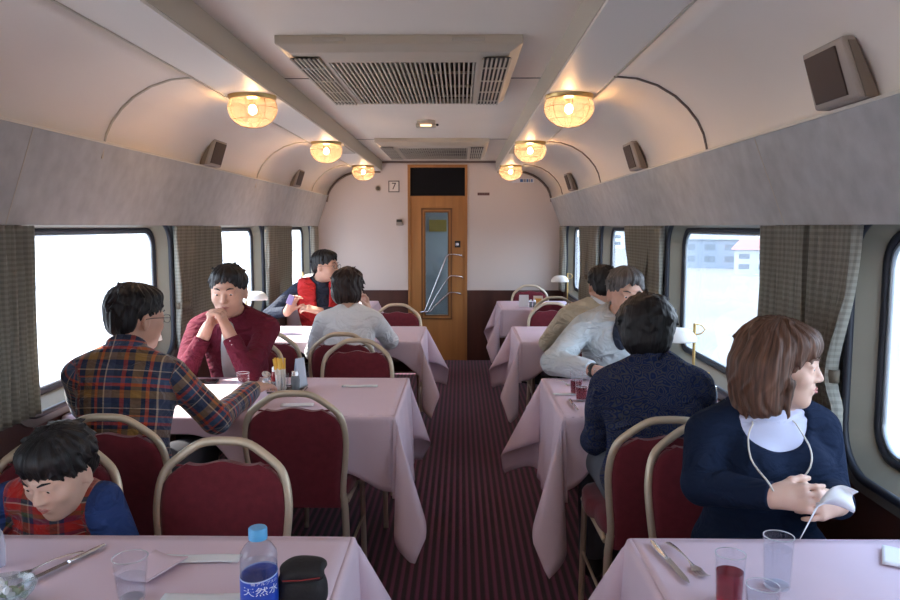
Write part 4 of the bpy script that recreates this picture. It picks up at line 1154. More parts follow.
def person(name_label, loc, rz, group=None, S=1., sh_z=.97, sh_y=.03, sh_x=0., sh_w=.175, twist=0., slope=0.,
           head_c=(0, .07, 1.09), yaw=0, pitch=0, roll=0, hs=1., style='short', hairm=None, fem=False,
           hr=None, hl=None, er=(.6, -.2, -1), el=(-.6, -.2, -1), skin='skin', top=None, topm=None, thick=1., pants=None,
           h=.006, seed=1, topname='shirt', cuff=.02, neck_clip=.0, bulk=.012, seat=.474, browm=None, knee=None, sleeve_wr=.004, collar=True, wam=.0035, collarm=None, scoop=None):
    """figure sits facing +y; right side is +x.  hr/hl: dict(w wrist, f, n, curl...)"""
    t = thing('person', name_label, 'person', (loc[0], loc[1], 0), rz)
    F = Field(); G = Field()
    pz = seat + .085 * S
    hip = A3(0, 0, pz)
    R_t = rot3(twist)
    shc = A3(sh_x, sh_y, sh_z)
    def shp(q): return shc + R_t @ A3(q * sh_w, 0, q * slope - .030 * S * q * q)
    nb = shc + A3(0, -.005, .035 * S)
    hc = A3(*head_c); R = rot3(yaw, pitch, roll)
    th = thick
    chest = hip + (shc - hip) * .68; belly = hip + (shc - hip) * .32
    def torso(X_, gr):
        X_.ell(hip, A3(.160 * S * th + gr, .120 * S * th + gr, .11 * S + gr), k=.04)
        X_.ell(belly, A3(.132 * S * th + gr, .104 * S * th + gr, .14 * S + gr), k=.045)
        X_.ell(chest, A3(.146 * S * th + gr, .098 * S * th + gr, .17 * S + gr), R_t, k=.045)
        if fem:
            for q in (-1, 1): X_.ell(chest + R_t @ A3(q * .068, .085, .0) * S, A3(.058, .05, .058) * S + gr, k=.04)
        X_.cap(shp(-.75), shc + A3(0, 0, -.012), .050 * S + gr, .056 * S + gr, k=.03); X_.cap(shc + A3(0, 0, -.012), shp(.75), .056 * S + gr, .050 * S + gr, k=.03)
        for q in (-1, 1): X_.cap(nb + A3(q * .03, -.01, .012) * S, shp(q * .85) + A3(0, 0, .008), .040 * S + gr * .6, .036 * S + gr * .6, k=.025)
    torso(F, 0.); torso(G, bulk)
    # neck and head
    nk = hc + R @ (A3(0, -.028, -.062) * hs)
    F.cap(nb - A3(0, 0, .03), nk, .056 * S * (.88 if fem else 1), .050 * hs * (.86 if fem else 1), k=.02)
    g = head(F, hc, R, hs, fem)
    nkc = (nb + A3(0, 0, .038 + neck_clip), nk + A3(0, .0, .02))
    G.cap(*nkc, .064 * S * (.9 if fem else 1), .075 * S, k=.01, sub=True)
    if not scoop:
        for q in (-1, 1): G.cap(nb + A3(q * .034, -.012, .004) * S, shp(q * .85) + A3(0, 0, .008), .036 * S + bulk * .6, .036 * S + bulk * .6, k=.02)
    if scoop: G.ell(shc + R_t @ A3(*scoop[0]), A3(*scoop[1]), k=.012, sub=True)
    # arms
    jo = {}
    for side, hd, pole in ((1, hr, er), (-1, hl, el)):
        sp = shp(side); l1, l2 = .275 * S, .245 * S
        if hd is None: hd = dict(w=(side * .10, .36, seat + .13), f=(-side * .3, 1, -.1), n=(0, 0, -1))
        w = A3(*hd['w'])
        if 'e' in hd: e = A3(*hd['e'])
        else: e = ik(sp, w, l1, l2, pole)
        jo[side] = (sp, e, w)
        F.cap(sp, e, .044 * S, .037 * S, k=.022); F.cap(e, w, .037 * S, .0255 * S, k=.012)
        tips = hand(F, w, hd.get('f', nrm(w - e)), hd.get('n', (0, 0, -1)), side > 0, hd.get('s', S ** .5), hd.get('curl', .35), hd.get('thumb', .4), hd.get('spread', .04), hd.get('fc'))
        cut = w + nrm(e - w) * cuff
        limb(G, sp, e, .0455 * S + bulk * .85, .040 * S + bulk * .9, k=.022)
        limb(G, e, w, .040 * S + bulk * .9, .0275 * S + bulk * .75, k=.015, v0=.275, clip=[(cut, nrm(w - e))])
        jo[(side, 'tips')] = tips
    # legs
    Lg = Field()
    for side in (1, -1):
        hp = hip + A3(side * .085 * S, .02, -.02); kn = A3(side * .12 * S, .42 * S, seat + .055 * S) if knee is None else A3(side * knee[0], knee[1], knee[2])
        an = A3(side * .12 * S, kn[1] + .02, .085)
        F.cap(hp, kn, .080 * S, .056 * S, k=.04); F.cap(kn, an, .053 * S, .036 * S, k=.02); F.cap(an, an + A3(0, .0, -.03), .034 * S, k=.02)
        F.cap(an + A3(0, -.02, -.045), an + A3(0, .13 * S, -.055), .030 * S, .024 * S, k=.02)
        limb(Lg, hp, kn, .092 * S, .068 * S, k=.05); limb(Lg, kn, an + A3(0, 0, .0), .066 * S, .055 * S, k=.02, clip=[(an + A3(0, 0, .01), (0, 0, -1))])
        sf = Field(); sf.cap(an + A3(0, -.025, -.035), an + A3(0, .145 * S, -.045), .040 * S, .034 * S, k=.01); sf.cap(an + A3(0, -.01, -.035), an + A3(0, -.0, .02), .041 * S, .042 * S, k=.015)
        v, f = sf.mesh(.008, clips=[((0, 0, .004), (0, 0, -1))]); np_object('shoe', v, f, M['shoe'], t)
    Lg.ell(hip, A3(.160 * S * th + .006, .120 * S * th + .006, .112 * S), k=.04)
    v, f = F.mesh(h); body = np_object('body', v, f, M[skin], t)
    v, f = Lg.mesh(.009, clips=[((0, 0, hip[2] + .10 * S), (0, 0, 1))], noise=wrinkle(seed + 5, .003)); np_object('trousers', v, f, pants or M['dkpants'], t)
    # garment
    clips = [((0, 0, hip[2] - .095 * S), (0, 0, -1))]
    wr = wrinkle(seed, wam, 17)
    # neck opening: remove a ball round the neck
    v, f = G.mesh(h, clips=clips, noise=wr); v = smooth_mesh(v, f, 1)
    gv = v
    garment = np_object(topname, v, f, topm, t, cloth_uv(G, v))
    if collar:
        Cf = Field(); top_ = nb + (nk - nb) * .62; r0 = .062 * S * (.9 if fem else 1)
        Cf.cap(nb - A3(0, 0, .022), top_, r0 + .022, r0 + .006, k=.01, clip=[(top_ + A3(0, 0, .0), nk - nb)]); Cf.cap(nb - A3(0, 0, .02), nk, r0 + .003, r0 - .002, k=.004, sub=True)
        v, f = Cf.mesh(.004); np_object('collar', v, f, collarm or topm, t, cloth_uv(Cf, v) * A3(1, 1, 1))
    hair_obj(g, R, hc, hs, t, hairm or M['hair_black'], style, h=.0045 if h < .0055 else .006, seed=seed)
    face_bits(g, R, hs, t, browm=browm or hairm)
    return t, dict(g=g, R=R, jo=jo, nb=nb, nk=nk, shp=shp, shc=shc, hip=hip, chest=chest, G=G, Rt=R_t, torso=torso, gv=gv)

def loc_of(p, loc, rz):
    """world point -> the figure's own axes"""
    v = Matrix.Rotation(-rz, 3, 'Z') @ (Vector(p) - Vector((loc[0], loc[1], 0))); return tuple(v)

def eyeglasses(g, s, t, m, r=.019, thick=.0013):
    mb = MB()
    for q in (-1, 1):
        pts = []
        for a in np.linspace(0, 2 * PI, 25)[:-1]:
            cx = abs(math.cos(a)) ** .75 * math.copysign(1, math.cos(a)); sz = abs(math.sin(a)) ** .75 * math.copysign(1, math.sin(a))
            pts.append(g(q * .032 + r * 1.15 * cx, .107 - .10 * (.032 + q * r * cx if q > 0 else .032 - r * cx) * .55, .002 + r * .78 * sz))
        mb.tube(pts, thick, 6, closed=True)
        mb.tube([g(q * .054, .100, .008), g(q * .078, .085, .008), g(q * .083, .02, .006), g(q * .084, -.010, .002), g(q * .082, -.02, -.012)], thick, 6)
    mb.tube([g(-.011, .106, .006), g(0, .110, .009), g(.011, .106, .006)], thick, 6)
    mb.build('eyeglasses', m, t, smooth=60)

def band(a, b, p, r, w, name, m, t, r2=None):
    """a watch band or ring of cloth round a limb at point p, axis a->b"""
    ax = nrm(A3(*b) - A3(*a)); e1 = nrm(np.cross(ax, [0, .3, 1])); e2 = np.cross(ax, e1)
    mb = MB(); mb.loft([[tuple(p + ax * dz + (e1 * math.cos(q) + e2 * math.sin(q)) * r) for q in np.linspace(0, 2 * PI, 25)[:-1]] for dz in (-w / 2, w / 2)], cap=False)
    return mb.build(name, m, t, solid=.003)
# ------------------------------------------------------------------ the people
M['plaid_red'] = plaid('plaid_flannel', .15,
    [(0, (.030, .045, .085)), (.16, (.42, .05, .02)), (.24, (.02, .03, .07)), (.36, (.27, .15, .04)), (.56, (.02, .03, .06)), (.64, (.55, .09, .03)), (.70, (.03, .04, .08)), (.82, (.60, .48, .36)), (.85, (.06, .08, .15))],
    .135, [(0, (.02, .03, .07)), (.14, (.30, .17, .05)), (.34, (.015, .025, .055)), (.44, (.50, .05, .02)), (.52, (.05, .10, .19)), (.66, (.50, .10, .05)), (.70, (.02, .03, .06)), (.86, (.55, .45, .35)), (.89, (.03, .05, .09))])
M['plaid_child'] = plaid('plaid_child', .075,
    [(0, (.45, .02, .02)), (.35, (.04, .03, .08)), (.50, (.35, .26, .18)), (.56, (.05, .06, .03)), (.8, (.42, .03, .02))],
    .085, [(0, (.50, .03, .02)), (.30, (.03, .03, .10)), (.48, (.08, .10, .03)), (.62, (.40, .03, .02)), (.84, (.5, .42, .36)), (.88, (.04, .04, .10))])
def paisley(name, c0, c1, c2, sc=26):
    m, nt, b = new_mat(name)
    s = attr_cuv(nt); cb = nt.nodes.new('ShaderNodeCombineXYZ'); nt.links.new(s.outputs[0], cb.inputs[0]); nt.links.new(s.outputs[1], cb.inputs[1])
    n = nt.nodes.new('ShaderNodeTexNoise'); n.inputs['Scale'].default_value = 14; nt.links.new(cb.outputs[0], n.inputs[0])
    ad = nt.nodes.new('ShaderNodeVectorMath'); ad.operation = 'MULTIPLY_ADD'; nt.links.new(n.outputs['Color'], ad.inputs[0]); ad.inputs[1].default_value = (.06, .06, 0); nt.links.new(cb.outputs[0], ad.inputs[2])
    v = nt.nodes.new('ShaderNodeTexVoronoi'); v.inputs['Scale'].default_value = sc; nt.links.new(ad.outputs[0], v.inputs['Vector'])
    w = nt.nodes.new('ShaderNodeMath'); w.operation = 'MULTIPLY'; w.inputs[1].default_value = 26; nt.links.new(v.outputs['Distance'], w.inputs[0])
    sn = nt.nodes.new('ShaderNodeMath'); sn.operation = 'SINE'; nt.links.new(w.outputs[0], sn.inputs[0])
    r = nt.nodes.new('ShaderNodeValToRGB'); e = r.color_ramp.elements; e[0].position = .25; e[0].color = (*c0, 1); e[1].position = .75; e[1].color = (*c1, 1)
    q = e.new(.5); q.color = (*c2, 1)
    mr = nt.nodes.new('ShaderNodeMapRange'); mr.inputs[1].default_value = -1; nt.links.new(sn.outputs[0], mr.inputs[0]); nt.links.new(mr.outputs[0], r.inputs[0])
    nt.links.new(r.outputs[0], b.inputs['Base Color']); b.inputs['Roughness'].default_value = .9; b.inputs['Specular IOR Level'].default_value = .15
    return m
M['paisley'] = paisley('navy_pattern', (.012, .022, .075), (.060, .062, .075), (.022, .040, .12), 38)
M['maroon_shirt'] = mat('maroon_shirt', (.125, .014, .030), .85, bump=.3, bscale=90, spec=.2)
M['beige_jacket'] = mat('beige_jacket', (.50, .43, .31), .8, bump=.3, bscale=60)
M['pale_jacket'] = mat('pale_jacket', (.58, .63, .64), .75, bump=.4, bscale=40)
M['white_knit'] = mat('white_knit', (.82, .84, .86), .95, bump=.5, bscale=160)
M['red_vest'] = mat('red_vest', (.62, .02, .02), .75, bump=.3, bscale=60)
M['navy_shirt'] = mat('navy_shirt', (.018, .024, .045), .85, bump=.3, bscale=90)
M['navy_knit'] = mat('navy_knit', (.010, .018, .042), .95, bump=.5, bscale=190, spec=.15)
M['lilac'] = mat('lilac_turtleneck', (.58, .60, .76), .85, bump=.15, bscale=80)
M['blue_sleeve'] = mat('blue_sleeve', (.015, .045, .17), .9, bump=.3, bscale=90)
for q_ in ('plaid_red', 'plaid_child', 'paisley', 'maroon_shirt', 'navy_shirt', 'blue_sleeve'): folds(M[q_], 12, .022)
for q_ in ('beige_jacket', 'pale_jacket', 'red_vest'): folds(M[q_], 9, .035)
folds(M['white_knit'], 9, .02); folds(M['navy_knit'], 9, .02)
M['tee'] = mat('grey_tshirt', (.42, .42, .42), .9)
M['white_shirt'] = mat('white_shirt', (.75, .76, .80), .85)

def P_(loc, rz):
    return lambda *p: loc_of(p, loc, rz)
def D_(rz):
    return lambda *p: tuple(Matrix.Rotation(-rz, 3, 'Z') @ Vector(p))

# 1 man in the plaid shirt, back to the viewer, arm stretched over the table
loc, rz = (-1.165, 2.52), 0; W = P_(loc, rz)
t, j = person('man in a plaid flannel shirt seen from behind, arm reaching over the table', loc, rz, sh_z=.928, sh_y=.06, sh_x=-.005, sh_w=.152, twist=.38, slope=-.012,
    head_c=W(-1.165, 2.66, 1.092), yaw=-.62, pitch=.10, hs=1.0, hr=dict(w=W(-.845, 3.01, .760), e=W(-.895, 2.69, .715), f=(.22, .95, -.05), n=(-.1, 0, -1), curl=.30, thumb=.3),
    hl=dict(w=W(-1.30, 2.96, .754), f=(.5, .85, -.05), n=(0, 0, -1), curl=.3), el=(-.8, -.3, -.6), topm=M['plaid_red'], bulk=.015, h=.005, seed=3, style='short', hairm=M['hair_black'], wam=.005, thick=1.02)
eyeglasses(j['g'], 1.0, t, M['darkmetal'])
e, w = j['jo'][1][1], j['jo'][1][2]
band(e, w, w - nrm(w - e) * .008, .031, .014, 'wristwatch', M['darkmetal'], t)

# 2 man in the maroon shirt, hands clasped before his mouth
loc, rz = (-1.125, 3.80), PI; W = P_(loc, rz); D = D_(rz)
t, j = person('man in an open maroon shirt facing the viewer, clasped hands at his chin', loc, rz, sh_z=.945, sh_y=.12, sh_w=.175,
    head_c=W(-1.118, 3.60, 1.108), yaw=.05, pitch=.12, hs=1.04,
    hr=dict(w=W(-1.195, 3.475, .925), e=W(-1.285, 3.44, .738), f=D(.38, -.05, .92), n=D(1, .1, -.2), curl=.75, thumb=.3),
    hl=dict(w=W(-1.085, 3.475, .925), e=W(-.985, 3.44, .738), f=D(-.38, -.05, .92), n=D(-1, .1, -.2), curl=.75, thumb=.3),
    topm=M['maroon_shirt'], bulk=.015, h=.0055, seed=7, style='short', wam=.005, cuff=.03)
Fp = Field()
c = j['chest']
Fp.ell(c + A3(0, .112, -.02), A3(.042, .022, .17), k=.01)
v, f = Fp.mesh(.006); np_object('t_shirt', v, f, M['tee'], t)
for q in (-1, 1):
    k = MB()
    for i in range(2): k.lathe([(.001, 0), (.006, 0), (.006, .003), (.001, .003)], tuple(j['jo'][q][2] - nrm(j['jo'][q][2] - j['jo'][q][1]) * (.04 + .02 * i) + A3(0, .036, 0)), 10)
    k.build('cuff_button', M['white_shirt'], t)

# 3 man in the red vest, looking away towards the door
loc, rz = (-1.08, 5.86), PI; W = P_(loc, rz); D = D_(rz)
t, j = person('man in a red vest over a dark shirt, head turned towards the end door', loc, rz, sh_z=.955, sh_y=.10, sh_w=.180, twist=.25,
    head_c=W(-1.03, 5.72, 1.118), yaw=1.25, pitch=.02, hs=1.0,
    hr=dict(w=W(-1.265, 5.47, .80), f=D(.35, .1, .75), n=D(.8, -.6, 0), curl=.6), hl=dict(w=W(-1.03, 5.46, .80), f=D(-.9, -.1, .25), n=D(0, .4, -.8), curl=.5),
    er=(.9, -.2, -.5), el=(-.9, -.2, -.5), topm=M['navy_shirt'], bulk=.012, h=.0065, seed=11, style='short', wam=.004)
V = Field(); hp, sh, ch = j['hip'], j['shc'], j['chest']; Rt = j['Rt']
V.ell(hp + (sh - hp) * .32, A3(.168, .138, .15), k=.06); V.ell(ch, A3(.184, .134, .19), Rt, k=.06); V.cap(j['shp'](-.62), j['shp'](.62), .088, k=.05)
V.ell(ch + Rt @ A3(0, .14, .05), A3(.055, .09, .20), k=.01, sub=True); V.cap(j['nb'] - A3(0, 0, .02), j['nk'] + A3(0, 0, .06), .078, .078, k=.01, sub=True)
for q in (-1, 1): V.ell(j['shp'](q * 1.12), A3(.05, .085, .12), k=.01, sub=True)
v, f = V.mesh(.006, clips=[((0, 0, hp[2] - .05), (0, 0, -1))], noise=wrinkle(4, .004)); np_object('vest', v, f, M['red_vest'], t)
eyeglasses(j['g'], 1.0, t, M['darkmetal'])
wh = A3(*W(-1.235, 5.42, .885))
o = MB().box(-.022, .022, -.012, .012, -.035, .035, R=Matrix.Rotation(.4, 3, 'Y')).build('folded_phone', mat('violet_phone', (.28, .22, .42), .3), smooth=0, bevel=.005)
o.location = (-1.235, 5.425, .888); tag(o, 'small violet and white phone held up by the man in the red vest', 'phone')

# 4 woman with a dark bob and white sweater, back to the viewer
loc, rz = (-.655, 4.36), 0; W = P_(loc, rz)
t, j = person('woman with a dark bob and white sweater seen from behind, beside the aisle', loc, rz, S=.93, sh_z=.885, sh_y=.06, sh_w=.155,
    head_c=W(-.672, 4.50, 1.050), yaw=-.35, pitch=.05, hs=.99, fem=True, style='bob', hairm=M['hair_dkbrown'], skin='skin_pale',
    hr=dict(w=W(-.575, 4.62, .895), f=(-.15, -.1, .95), n=(-.7, -.6, 0), curl=.7), hl=dict(w=W(-.80, 4.72, .754), f=(.5, .85, 0), n=(0, 0, -1)),
    er=(.7, .3, -1), topm=M['white_knit'], bulk=.016, h=.0065, seed=13, collar=False, wam=.004)

# 5 person in the beige jacket, back to the viewer
loc, rz = (.815, 4.36), 0; W = P_(loc, rz)
t, j = person('dark haired man in a beige jacket with white collar, seen from behind', loc, rz, sh_z=.915, sh_y=.05, sh_w=.178, thick=1.05,
    head_c=W(.842, 4.44, 1.068), yaw=.12, pitch=.15, hs=1.0, style='short', topm=M['beige_jacket'], collarm=M['white_shirt'], bulk=.022, h=.0065, seed=17, wam=.006,
    hr=dict(w=W(.92, 4.80, .754), f=(-.4, .9, 0), n=(0, 0, -1)), hl=dict(w=W(.68, 4.80, .754), f=(.4, .9, 0), n=(0, 0, -1)), er=(.2, -.3, -1), el=(-.6, -.1, -.6))

# 6 grey haired man in the pale jacket, facing the viewer
loc, rz = (.80, 3.86), PI; W = P_(loc, rz); D = D_(rz)
t, j = person('grey haired man in a pale blue grey jacket facing the viewer', loc, rz, sh_z=.940, sh_y=.08, sh_w=.178, thick=1.05,
    head_c=W(.818, 3.70, 1.090), yaw=.15, pitch=.12, hs=1.06, style='short', hairm=M['hair_grey'], topm=M['pale_jacket'], bulk=.024, h=.006, seed=19, wam=.007,
    hr=dict(w=W(.625, 3.44, .754), f=D(.85, -.35, 0), n=D(0, 0, -1), curl=.3), hl=dict(w=W(.93, 3.44, .754), f=D(-.7, -.5, 0), n=D(0, 0, -1), curl=.3), er=(.9, -.1, -.4), el=(-.1, -.3, -1))
Fp = Field(); Fp.ell(j['chest'] + A3(0, .118, .075), A3(.045, .028, .085), k=.01); v, f = Fp.mesh(.006); np_object('polo_shirt', v, f, M['navy_shirt'], t)
e, w = j['jo'][1][1], j['jo'][1][2]; band(e, w, w - nrm(w - e) * .005, .033, .022, 'wristwatch', M['darkmetal'], t)

# 7 person in the navy patterned shirt, back to the viewer
loc, rz = (.660, 2.50), 0; W = P_(loc, rz)
t, j = person('person with curly dark hair in a navy patterned shirt, seen from behind', loc, rz, S=1.0, sh_z=.902, sh_y=.05, sh_w=.152, thick=1.0,
    head_c=W(.655, 2.63, 1.048), yaw=-.18, pitch=.20, hs=1.0, style='curly', topm=M['paisley'], bulk=.018, h=.0055, seed=23, wam=.005,
    hr=dict(w=W(.83, 2.92, .754), f=(-.5, .8, 0), n=(0, 0, -1)), hl=dict(w=W(.59, 2.90, .754), f=(.6, .8, 0), n=(0, 0, -1)), er=(.4, -.3, -.8), el=(-.3, -.4, -.8), pants=M['jeans'], fem=True)

# 8 woman in the navy sweater
loc, rz = (.815, 2.00), PI; W = P_(loc, rz); D = D_(rz)
t, j = person('woman with a brown bob and navy sweater looking out of the right window', loc, rz, S=.98, sh_z=.905, sh_y=.02, sh_w=.158, twist=.12, fem=True, scoop=((0, .075, .024), (.094, .085, .085)),
    head_c=W(.838, 1.95, 1.060), yaw=1.10, pitch=.04, hs=.94, style='long_bob', hairm=M['hair_brown'], skin='skin_pale', topm=M['navy_knit'], topname='sweater', pants=M['navy_knit'], bulk=.013, h=.004, seed=29, collar=False, cuff=-.005, wam=.004,
    hr=dict(w=W(.752, 1.765, .772), e=W(.630, 1.90, .754), f=D(.80, -.45, .12), n=D(.25, .9, -.3), fc=(.55, .65, .7, .75), thumb=.35, s=.84, spread=.03),
    hl=dict(w=W(.912, 1.765, .755), e=W(.955, 1.90, .730), f=D(-.75, -.50, .10), n=D(-.3, .9, -.3), fc=(.55, .65, .7, .75), thumb=.35, s=.84, spread=.03))
# turtleneck showing in the wide neckline
T = Field(); nb, nk, sh = j['nb'], j['nk'], j['shc']
j['torso'](T, .005); T.cap(nb - A3(0, 0, .03), nb + (nk - nb) * .80, .060, .055, k=.02)
v, f = T.mesh(.005, clips=[((0, 0, sh[2] - .16), (0, 0, -1))] + [((q * .125 + sh[0], 0, 0), (q, 0, 0)) for q in (-1, 1)], noise=lambda P: (.0028 * np.sin(P[:, 2] * 330 + 3 * np.sin(P[:, 0] * 20 + P[:, 1] * 15)) * (P[:, 2] > nb[2] - .025)).astype(np.float32)); np_object('turtleneck', v, f, M['lilac'], t)
AV = np.concatenate([j['gv'], v])
def front(x, z):
    m = (abs(AV[:, 0] - x) < .010) & (abs(AV[:, 2] - z) < .010)
    return AV[m][:, 1].max() if m.any() else nb[1]
pts = []
for i in range(72):
    a = 2 * PI * i / 72; d_ = (1 + math.cos(a)) / 2       # 1 at the lowest front point
    x = nb[0] + .012 * d_ + math.sin(a) * (.050 + .030 * math.sin(PI * d_ ** .7)); z = nb[2] + .030 - .225 * d_ ** .8
    y = front(x, z) + .003 if d_ > .16 else nb[1] - .062 + .12 * d_ / .16
    pts.append((x, y, z))
ys = [p[1] for p in pts]
for _ in range(3): ys = [max(ys[i], (ys[i - 1] + ys[i] + ys[(i + 1) % 72]) / 3) for i in range(72)]
MB().tube([(p[0], y_, p[2]) for p, y_ in zip(pts, ys)], .0023, 8, closed=True).build('necklace', mat('pearl_string', (.72, .68, .60), .4), t, smooth=60)

# 9 child
loc, rz = (-1.05, 1.93), PI; W = P_(loc, rz); D = D_(rz)
t, j = person('small boy in a red plaid shirt with blue sleeves, looking down', loc, rz, S=.68, sh_z=.728, sh_y=.05, sh_w=.108,
    head_c=W(-1.010, 1.83, .806), yaw=-.20, pitch=.36, hs=.92, style='child', topm=M['plaid_child'], bulk=.014, h=.005, seed=31, wam=.003, seat=.455,
    hr=dict(w=W(-1.13, 1.74, .62), f=D(.4, -.8, -.1), n=D(0, 0, -1), s=.75, curl=.4), hl=dict(w=W(-.97, 1.74, .62), f=D(-.4, -.8, -.1), n=D(0, 0, -1), s=.75, curl=.4),
    er=(.8, -.3, -.6), el=(-.8, -.3, -.6), knee=(.10, .30, .50), skin='skin_pale')
Fs = Field()
for q in (1, -1):
    sp, e, w = j['jo'][q]; Fs = Field()
    limb(Fs, sp + A3(q * .012, 0, .0), e, .053, .046, k=.02); limb(Fs, e, w, .046, .034, k=.02, clip=[(w + nrm(e - w) * .02, nrm(w - e))])
    v, f = Fs.mesh(.005, noise=wrinkle(8 + q, .003)); np_object('sleeve', v, f, M['blue_sleeve'], t, cloth_uv(Fs, v))
# ------------------------------------------------------------------ things on the tables
ZT = .7035
def tumbler(name, label, x, y, h=.105, r0=.026, r1=.031, fill=None, fm=None, group='drinking glasses'):
    t = thing(name, label, 'glass', (x, y, ZT), 0, group)
    w = .0016
    prof = [(.001, .0), (r0 - .003, 0), (r0, .004)] + [(r0 + (r1 - r0) * k / 8, .004 + (h - .004) * k / 8) for k in range(1, 9)]
    inn = [(r0 + (r1 - r0) * k / 8 - w, .007 + (h - .007) * k / 8) for k in range(8, -1, -1)] + [(.001, .007)]
    MB().lathe(prof + inn, n=40).build('tumbler', M['glass'], t, smooth=50)
    MB().tube([(math.cos(a) * (r1 - w / 2), math.sin(a) * (r1 - w / 2), h) for a in np.linspace(0, 2 * PI, 41)[:-1]], .0011, 6, closed=True).build('rim', M['glass_rim'], t, smooth=60)
    MB().lathe([(.001, .0005), (r0 - .002, .0005), (r0 - .003, .006), (.001, .0065)], n=32).build('thick_base', M['glass_rim'], t, smooth=60)
    if fill:
        k = fill; ri = lambda z: r0 + (r1 - r0) * z / h - w * 1.3
        MB().lathe([(.001, .0072), (ri(.0072), .0072), (ri(k), k), (ri(k) + .0004, k + .0012), (.001, k)], n=40).build('drink' if fm else 'water', fm or M['water'], t, smooth=40)
    return t
M['glass_rim'] = thin_glass('glass_rim', (.90, .93, .96), haze=.45, hazec=(1, 1, 1), ior=2.0)  # white haze puts the bright highlight into the glass rims

def knife(label, p, q, s=1.0):
    a = Vector((*p, ZT)); b = Vector((*q, ZT)); L = (b - a).length
    t = thing('table_knife', label, 'knife', tuple(a), math.atan2(b.y - a.y, b.x - a.x), 'table knives')
    h = MB(); n = 9; hl = L * .42
    rings = []
    for k in range(n + 1):
        u = k / n; w = .0052 + .0035 * math.sin(PI * min(1, (1 - u) * 1.1)) * (1 if u < .4 else .5); th = .0035 - .0008 * u
        rings.append([(u * hl, w * math.cos(c), .004 + th * math.sin(c)) for c in np.linspace(0, 2 * PI, 13)[:-1]])
    h.loft(rings); h.build('handle', M['steel'], t, smooth=60)
    bl = MB(); up, dn = [], []
    for k in range(13):
        u = k / 12; x = hl + (L - hl) * u; w = .0088 * (1 - max(0, (u - .7) / .3) ** 2.2)
        up.append((x, .0035 + w * .55)); dn.append((x, -w * .9 + .002))
    P = up + dn[::-1]
    bl.loft([[(x, y, .0028) for x, y in P], [(x, y, .0042) for x, y in P]]); bl.build('blade', M['steel'], t, smooth=30)
    return t
def fork(label, p, q, spoon=False):
    a = Vector((*p, ZT)); b = Vector((*q, ZT)); L = (b - a).length
    t = thing('spoon' if spoon else 'table_fork', label, 'spoon' if spoon else 'fork', tuple(a), math.atan2(b.y - a.y, b.x - a.x), None if spoon else 'table forks')
    h = MB(); rings = []
    for k in range(13):
        u = k / 12; x = u * L * .68; w = .0075 - .0055 * min(1, u * 1.6) + .003 * max(0, u - .85) / .15; z = .0035 + .006 * math.sin(PI * u)
        rings.append([(x, w * math.cos(c), z + .0014 * math.sin(c)) for c in np.linspace(0, 2 * PI, 11)[:-1]])
    h.loft(rings); h.build('handle', M['steel'], t, smooth=60)
    if spoon:
        def fn(u, v):
            a_ = u * 2 * PI; r = v; return (L * .68 + .028 + r * .028 * math.cos(a_), r * .019 * math.sin(a_), .010 - .008 * (1 - r * r))
        MB().grid(fn, 24, 6).build('bowl', M['steel'], t, solid=.0012)
    else:
        f = MB(); x0 = L * .66
        f.loft([[(x0, -.004, .0045), (x0, .004, .0045), (x0, .004, .003), (x0, -.004, .003)], [(x0 + L * .10, -.0115, .0035), (x0 + L * .10, .0115, .0035), (x0 + L * .10, .0115, .002), (x0 + L * .10, -.0115, .002)], [(x0 + L * .14, -.012, .002), (x0 + L * .14, .012, .002), (x0 + L * .14, .012, .0005), (x0 + L * .14, -.012, .0005)]])
        f.build('fork_neck', M['steel'], t, smooth=30)
        for k in range(4):
            y = -.0095 + k * .0063
            MB().tube([(x0 + L * .135, y, .002), (x0 + L * .25, y, .0015), (x0 + L * .34, y, .006)], [.0018, .0015, .0008], 6).build('tine', M['steel'], t)
    return t
def paper(name, label, cat, x, y, w, d, rz, m=None, h=.0025, group=None, curl=.0, fold=True):
    mb = MB(); n = 16
    top = lambda u, v: (w * (u - .5), d * (v - .5), h + .0012 * math.sin(u * 9 + 1) * (1 - fold * .3) + curl * abs(2 * u - 1) ** 3)
    mb.grid(top, n, 6)
    o = mb.build(name, m or M['white'], None, smooth=60, solid=max(.0006, h * .8), off=-1)
    o.location = (x, y, ZT); o.rotation_euler = (0, 0, rz)
    return tag(o, label, cat, group)

# --- nearest left table
knife('silver knife on the nearest left table in front of the boy', (-.799, 1.614), (-.885, 1.415))
fork('silver fork on the nearest left table, left of the knife', (-.828, 1.580), (-.922, 1.445))
tumbler('water_glass', 'half full water glass on the nearest left table', -.632, 1.375, h=.086, r0=.025, r1=.033, fill=.046)
paper('chopstick_sleeve', 'flat white paper sleeve lying crosswise on the nearest left table', 'paper sleeve', -.575, 1.553, .20, .036, .02, M['sash'], .003, 'paper sleeves')
paper('paper_napkin', 'crumpled pale napkin beside the water glass on the nearest left table', 'napkin', -.645, 1.50, .09, .12, -.35, M['cloth'], .004, curl=.006)
paper('chopstick_sleeve', 'second white paper sleeve at the front edge beside the blue capped bottle', 'paper sleeve', -.475, 1.372, .20, .05, .02, M['sash'], .003, 'paper sleeves')
